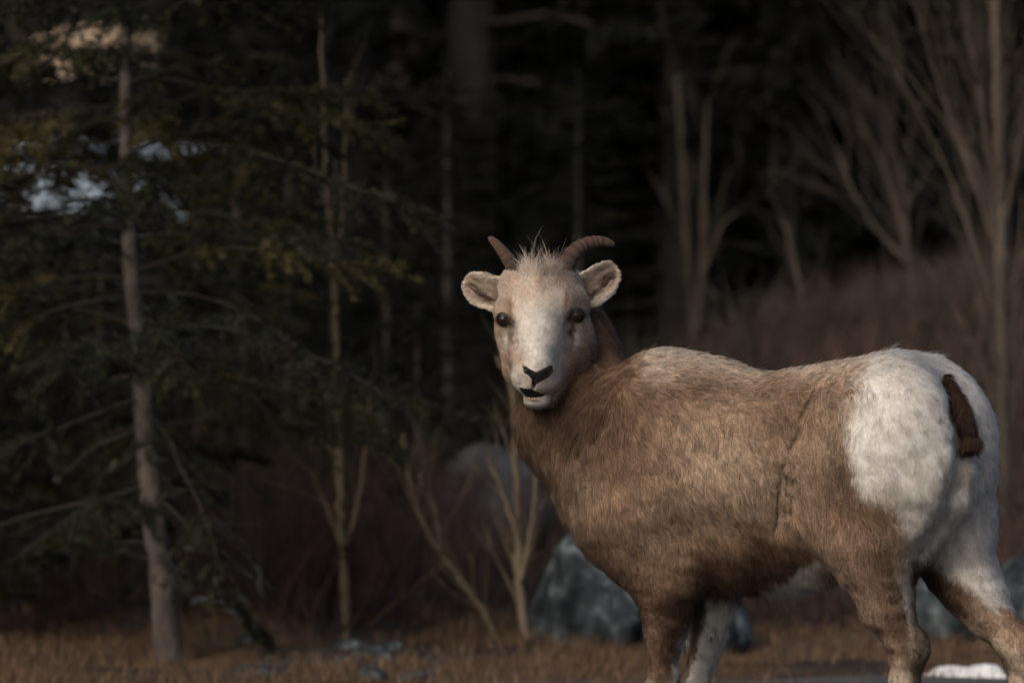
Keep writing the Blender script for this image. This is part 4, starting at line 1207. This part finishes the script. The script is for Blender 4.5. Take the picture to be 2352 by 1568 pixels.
def conifer_meshes(seed, height, r0, low, blen, nbr, droop, ntw, npt, nl, nw, trunk_pts=None, sparse=0.0, cols=None, dead_below=0.0):
    rng = np.random.default_rng(seed); gt, gc, gl = Geo(), Geo(), Geo()
    if trunk_pts is None:
        z = np.linspace(0, 1, 9); tp = np.stack([.02 * height * rng.normal(0, .12, 9).cumsum() * .5, .02 * height * rng.normal(0, .12, 9).cumsum() * .5, z * height], -1)
        tr = r0 * (1 - z) ** .8 + .004
    else: tp, tr = trunk_pts[:, :3], trunk_pts[:, 3]
    c = catmull(np.c_[tp, tr], 60)
    V, F = tube(c[:, :3], np.maximum(c[:, 3], .003) * (1 + .06 * rng.normal(size=60)), 10); gt.add(V, F)
    zz = c[:, 2]
    for k in range(nbr):
        f = (k + rng.random()) / nbr
        z = low + (height * .985 - low) * f ** 1.05
        p = np.array([np.interp(z, zz, c[:, i]) for i in range(3)]); p[2] = z
        rel = (z - low) / (height - low)
        L = blen * (np.clip(1 - rel, 0, 1) ** .75 * .95 + .08) * rng.uniform(.6, 1.15)
        if rel < .12: L *= rng.uniform(.6, 1)
        if z < dead_below: L *= rng.uniform(.35, .8)
        a = k * 2.399 + rng.normal(0, .4)
        n = 9; d = np.array([math.cos(a), math.sin(a), rng.normal(.12, .14) + .25 * rel])
        P = [p]
        for i in range(n):
            d = d + np.array([0, 0, -droop * (.16 if i < 5 else -.05)]) + rng.normal(0, .11 if z < dead_below else .075, 3); d /= np.linalg.norm(d); P.append(P[-1] + d * L / n)
        P = np.array(P); rb = max(.003, np.interp(z, zz, c[:, 3]) * .22)
        (gl if nl < .03 else gt).add(*tube(P, np.linspace(rb, .0014, n + 1), 5))
        if z < dead_below and rng.random() < .75: 
            for q in range(3): grow(gl if nl < .03 else gt, P[rng.integers(3, n)], rng.normal(0, .5, 3) + d, L * .3, .002, 0, rng)
            continue
        TP, TT = [], []
        for t in range(ntw):
            s = rng.uniform(.18, 1) ** .8; i = min(int(s * n), n - 1); q = P[i] + (P[i + 1] - P[i]) * (s * n - i)
            bd = P[i + 1] - P[i]; bd /= np.linalg.norm(bd)
            sd = np.cross(bd, [0, 0, 1.0]) * rng.choice([-1, 1]); sd /= np.linalg.norm(sd) + 1e-9
            td = bd * rng.uniform(.5, 1) + sd * rng.uniform(.3, 1) + np.array([0, 0, rng.normal(-.08, .22)]); td /= np.linalg.norm(td)
            tl = L * rng.uniform(.12, .30) * (1.15 - .5 * s)
            m = 6; pts = q + td * (np.linspace(.05, 1, m)[:, None]) * tl + np.array([0, 0, -1.0]) * (np.linspace(0, 1, m) ** 2)[:, None] * tl * .18
            if nl < .03: gl.add(*tube(pts[[0, 2, 5]], [.0018, .0014, .0008], 3))
            if rng.random() < sparse: continue
            TP.append(pts); TT.append(np.repeat(td[None], m, 0))
        if TP:
            TP = np.concatenate(TP); TT = np.concatenate(TT)
            warm = rng.random()
            base = np.array(cols[0]) * (1 - warm ** 2) + np.array(cols[1]) * warm ** 2
            Cn = base[None] * rng.uniform(.75, 1.25, (len(TP), 1))
            gc.add(*needles(TP, TT, npt, nl, nw, rng, Cn))
    return gt.mesh('trunk'), gc.mesh('crown', False), gl.mesh('limbs') if gl.n else None

def build_conifers():
    bark = noise_mat('conifer_bark', [(.035, .030, .027), (.078, .067, .060), (.13, .115, .105)], 16, .95, .8, 60, stretch=(1, 1, .45))
    dbark = noise_mat('spruce_bark', [(.030, .026, .023), (.065, .055, .048)], 12, .95, .6, 40)
    lbark = noise_mat('limb_bark', [(.020, .017, .015), (.045, .038, .033)], 12, .95, .6, 40)
    needle = attr_mat('needles', rough=.7, spec=.2)
    NC = [(.012, .015, .008), (.050, .041, .014)]
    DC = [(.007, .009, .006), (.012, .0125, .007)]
    def plant(tm, cm, lm, loc_, rz, sc, label, group, bk):
        root = empty('conifer', loc_, label, 'tree', group, rz); root.scale = (sc, sc, sc)
        for nm, me, mt in (('trunk', tm, bk), ('crown', cm, needle), ('limbs', lm, lbark)):
            if me is None: continue
            if not me.materials: me.materials.append(mt)
            link(nm, me, root)
        return root
    # the near conifer on the left
    d = 16.15
    tp = [(396, 1560, 40), (388, 1500, 36), (374, 1350, 31), (352, 1180, 27), (336, 1000, 25), (318, 800, 20), (300, 600, 18), (290, 400, 16), (289, 150, 14), (286, 0, 13)]
    Q = np.array([np.r_[pd(x, y, d), r / FPX * d] for x, y, r in tp])
    base = Q[0, :3].copy(); base[2] = ground_z(base[0], base[1]) - .03
    Q[:, :3] -= base; Q[0, 2] = 0
    Q = np.concatenate([Q, [[Q[-1, 0], Q[-1, 1] + .02, 2.6, .012], [Q[-1, 0] + .02, Q[-1, 1] + .02, 3.4, .008], [Q[-1, 0], Q[-1, 1], 4.1, .003]]])
    tm, cm, lm = conifer_meshes(301, 4.1, .05, .30, 1.05, 175, .55, 26, 10, .023, .0023, Q, .10, NC, dead_below=.70)
    plant(tm, cm, lm, base, 0, 1, 'scaly-barked conifer with leaning trunk and drooping sparse branches beside the road', None, bark)
    # companions further left and behind it
    tm2, cm2, lm2 = conifer_meshes(302, 3.4, .045, .25, .95, 120, .5, 24, 8, .024, .0024, None, .1, NC, dead_below=.3)
    tm3, cm3, lm3 = conifer_meshes(303, 3.4, .045, .25, .95, 120, .5, 24, 8, .024, .0024, None, .1, [(.008, .010, .006), (.022, .021, .008)], dead_below=.3)
    for x, dd, sc, lab in ((-330, 16.9, 1.15, 'conifer whose sprays hang in front of the far snow left of the leaning trunk'), (-60, 17.6, .36, 'bushy olive conifer left of the leaning trunk'),
                           (60, 18.6, .34, 'low olive conifer crouching among the shrubs left of the leaning trunk'), (230, 19.4, .36, 'low dark conifer just behind the base of the leaning trunk'),
                           (450, 19.8, .44, 'low conifer among the shrubs right of the leaning trunk'), (660, 22.5, .50, 'small conifer behind the forked sapling'),
                           (890, 23.0, .46, 'small olive conifer right of the forked sapling'), (760, 21.0, .30, 'low black-green conifer behind the foot of the forked sapling'), (960, 20.8, .28, 'low black-green conifer in the shrubs beside the pale boulder'), (560, 19.6, .30, 'low black-green conifer behind the bleached branches'), (1030, 25.0, .52, 'small dark conifer above the pale boulder'), (1330, 27.0, .5, 'small conifer on the bank behind the ewe\'s neck'), (150, 20.2, .36, 'short olive conifer growing behind the leaning trunk'), (545, 21.0, .52, 'slim olive conifer between the leaning trunk and the sapling')):
        c = pd(x, 1000, dd); plant(*((tm2, cm2, lm2) if x < 600 else (tm3, cm3, lm3)), (c[0], c[1], float(ground_z(c[0], c[1])) - .03), random.uniform(0, 6), sc, lab, None, bark)
    # the dark forest
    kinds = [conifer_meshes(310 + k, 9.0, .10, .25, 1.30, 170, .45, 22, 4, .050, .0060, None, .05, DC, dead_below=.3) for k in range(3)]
    r = random.Random(77)
    lab = 'tall dark spruce in the dense forest behind the bank'
    spots = []
    rows = [(30.5, 9), (33.5, 10), (37, 11), (41, 12), (46, 13), (52, 14)]
    for dd, n in rows:
        half = 1300 / FPX * dd + 1.2
        for i in range(n):
            X = -half + 2 * half * (i + .5 + r.uniform(-.32, .32)) / n; D_ = dd + r.uniform(-1.3, 1.3)
            sx = 1176 + X / D_ * FPX
            if sx < 570 and D_ < 80: continue                # the gap with the far meadow
            spots.append((X, D_))
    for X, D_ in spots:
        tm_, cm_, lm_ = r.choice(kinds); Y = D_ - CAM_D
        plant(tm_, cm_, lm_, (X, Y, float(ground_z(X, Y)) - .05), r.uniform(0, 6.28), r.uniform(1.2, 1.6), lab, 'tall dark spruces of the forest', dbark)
    # unseen spruces left of the road, added outside the picture to shade the slope
    for i in range(16):
        X, D_ = r.uniform(-13.5, -5.0), r.uniform(15, 27); Y = D_ - CAM_D
        tm_, cm_, lm_ = r.choice(kinds)
        plant(tm_, cm_, lm_, (X, Y, float(ground_z(X, Y)) - .05), r.uniform(0, 6.28), r.uniform(1.35, 1.8), 'unseen tall spruce added beside the road to shade the slope', 'added roadside shade spruces', dbark)
    # forest edge left of the gap, above the far meadow
    for i in range(12):
        D_ = r.uniform(76, 84); X = -13 + i * 1.25 + r.uniform(-.4, .4); Y = D_ - CAM_D
        tm_, cm_, lm_ = r.choice(kinds)
        plant(tm_, cm_, lm_, (X, Y, float(ground_z(X, Y)) - .05), r.uniform(0, 6.28), r.uniform(.9, 1.2), 'far dark spruce standing above the pale meadow on the slope', 'far spruces above the meadow', dbark)
    # low young spruces under the gap
    for x, dd, sc in ((20, 27, .17), (130, 29, .20), (250, 31, .22), (380, 28, .23), (470, 30, .30), (-60, 30, .2)):
        tm_, cm_, lm_ = r.choice(kinds); c = pd(x, 900, dd)
        plant(tm_, cm_, lm_, (c[0], c[1], float(ground_z(c[0], c[1])) - .02), r.uniform(0, 6.28), sc, 'knee-high young spruce below the gap in the forest', 'young spruces below the gap', dbark)

build_ground()
build_meadow()
build_rocks()
build_bare()
build_conifers()
build_grass()

sheep = build_sheep()
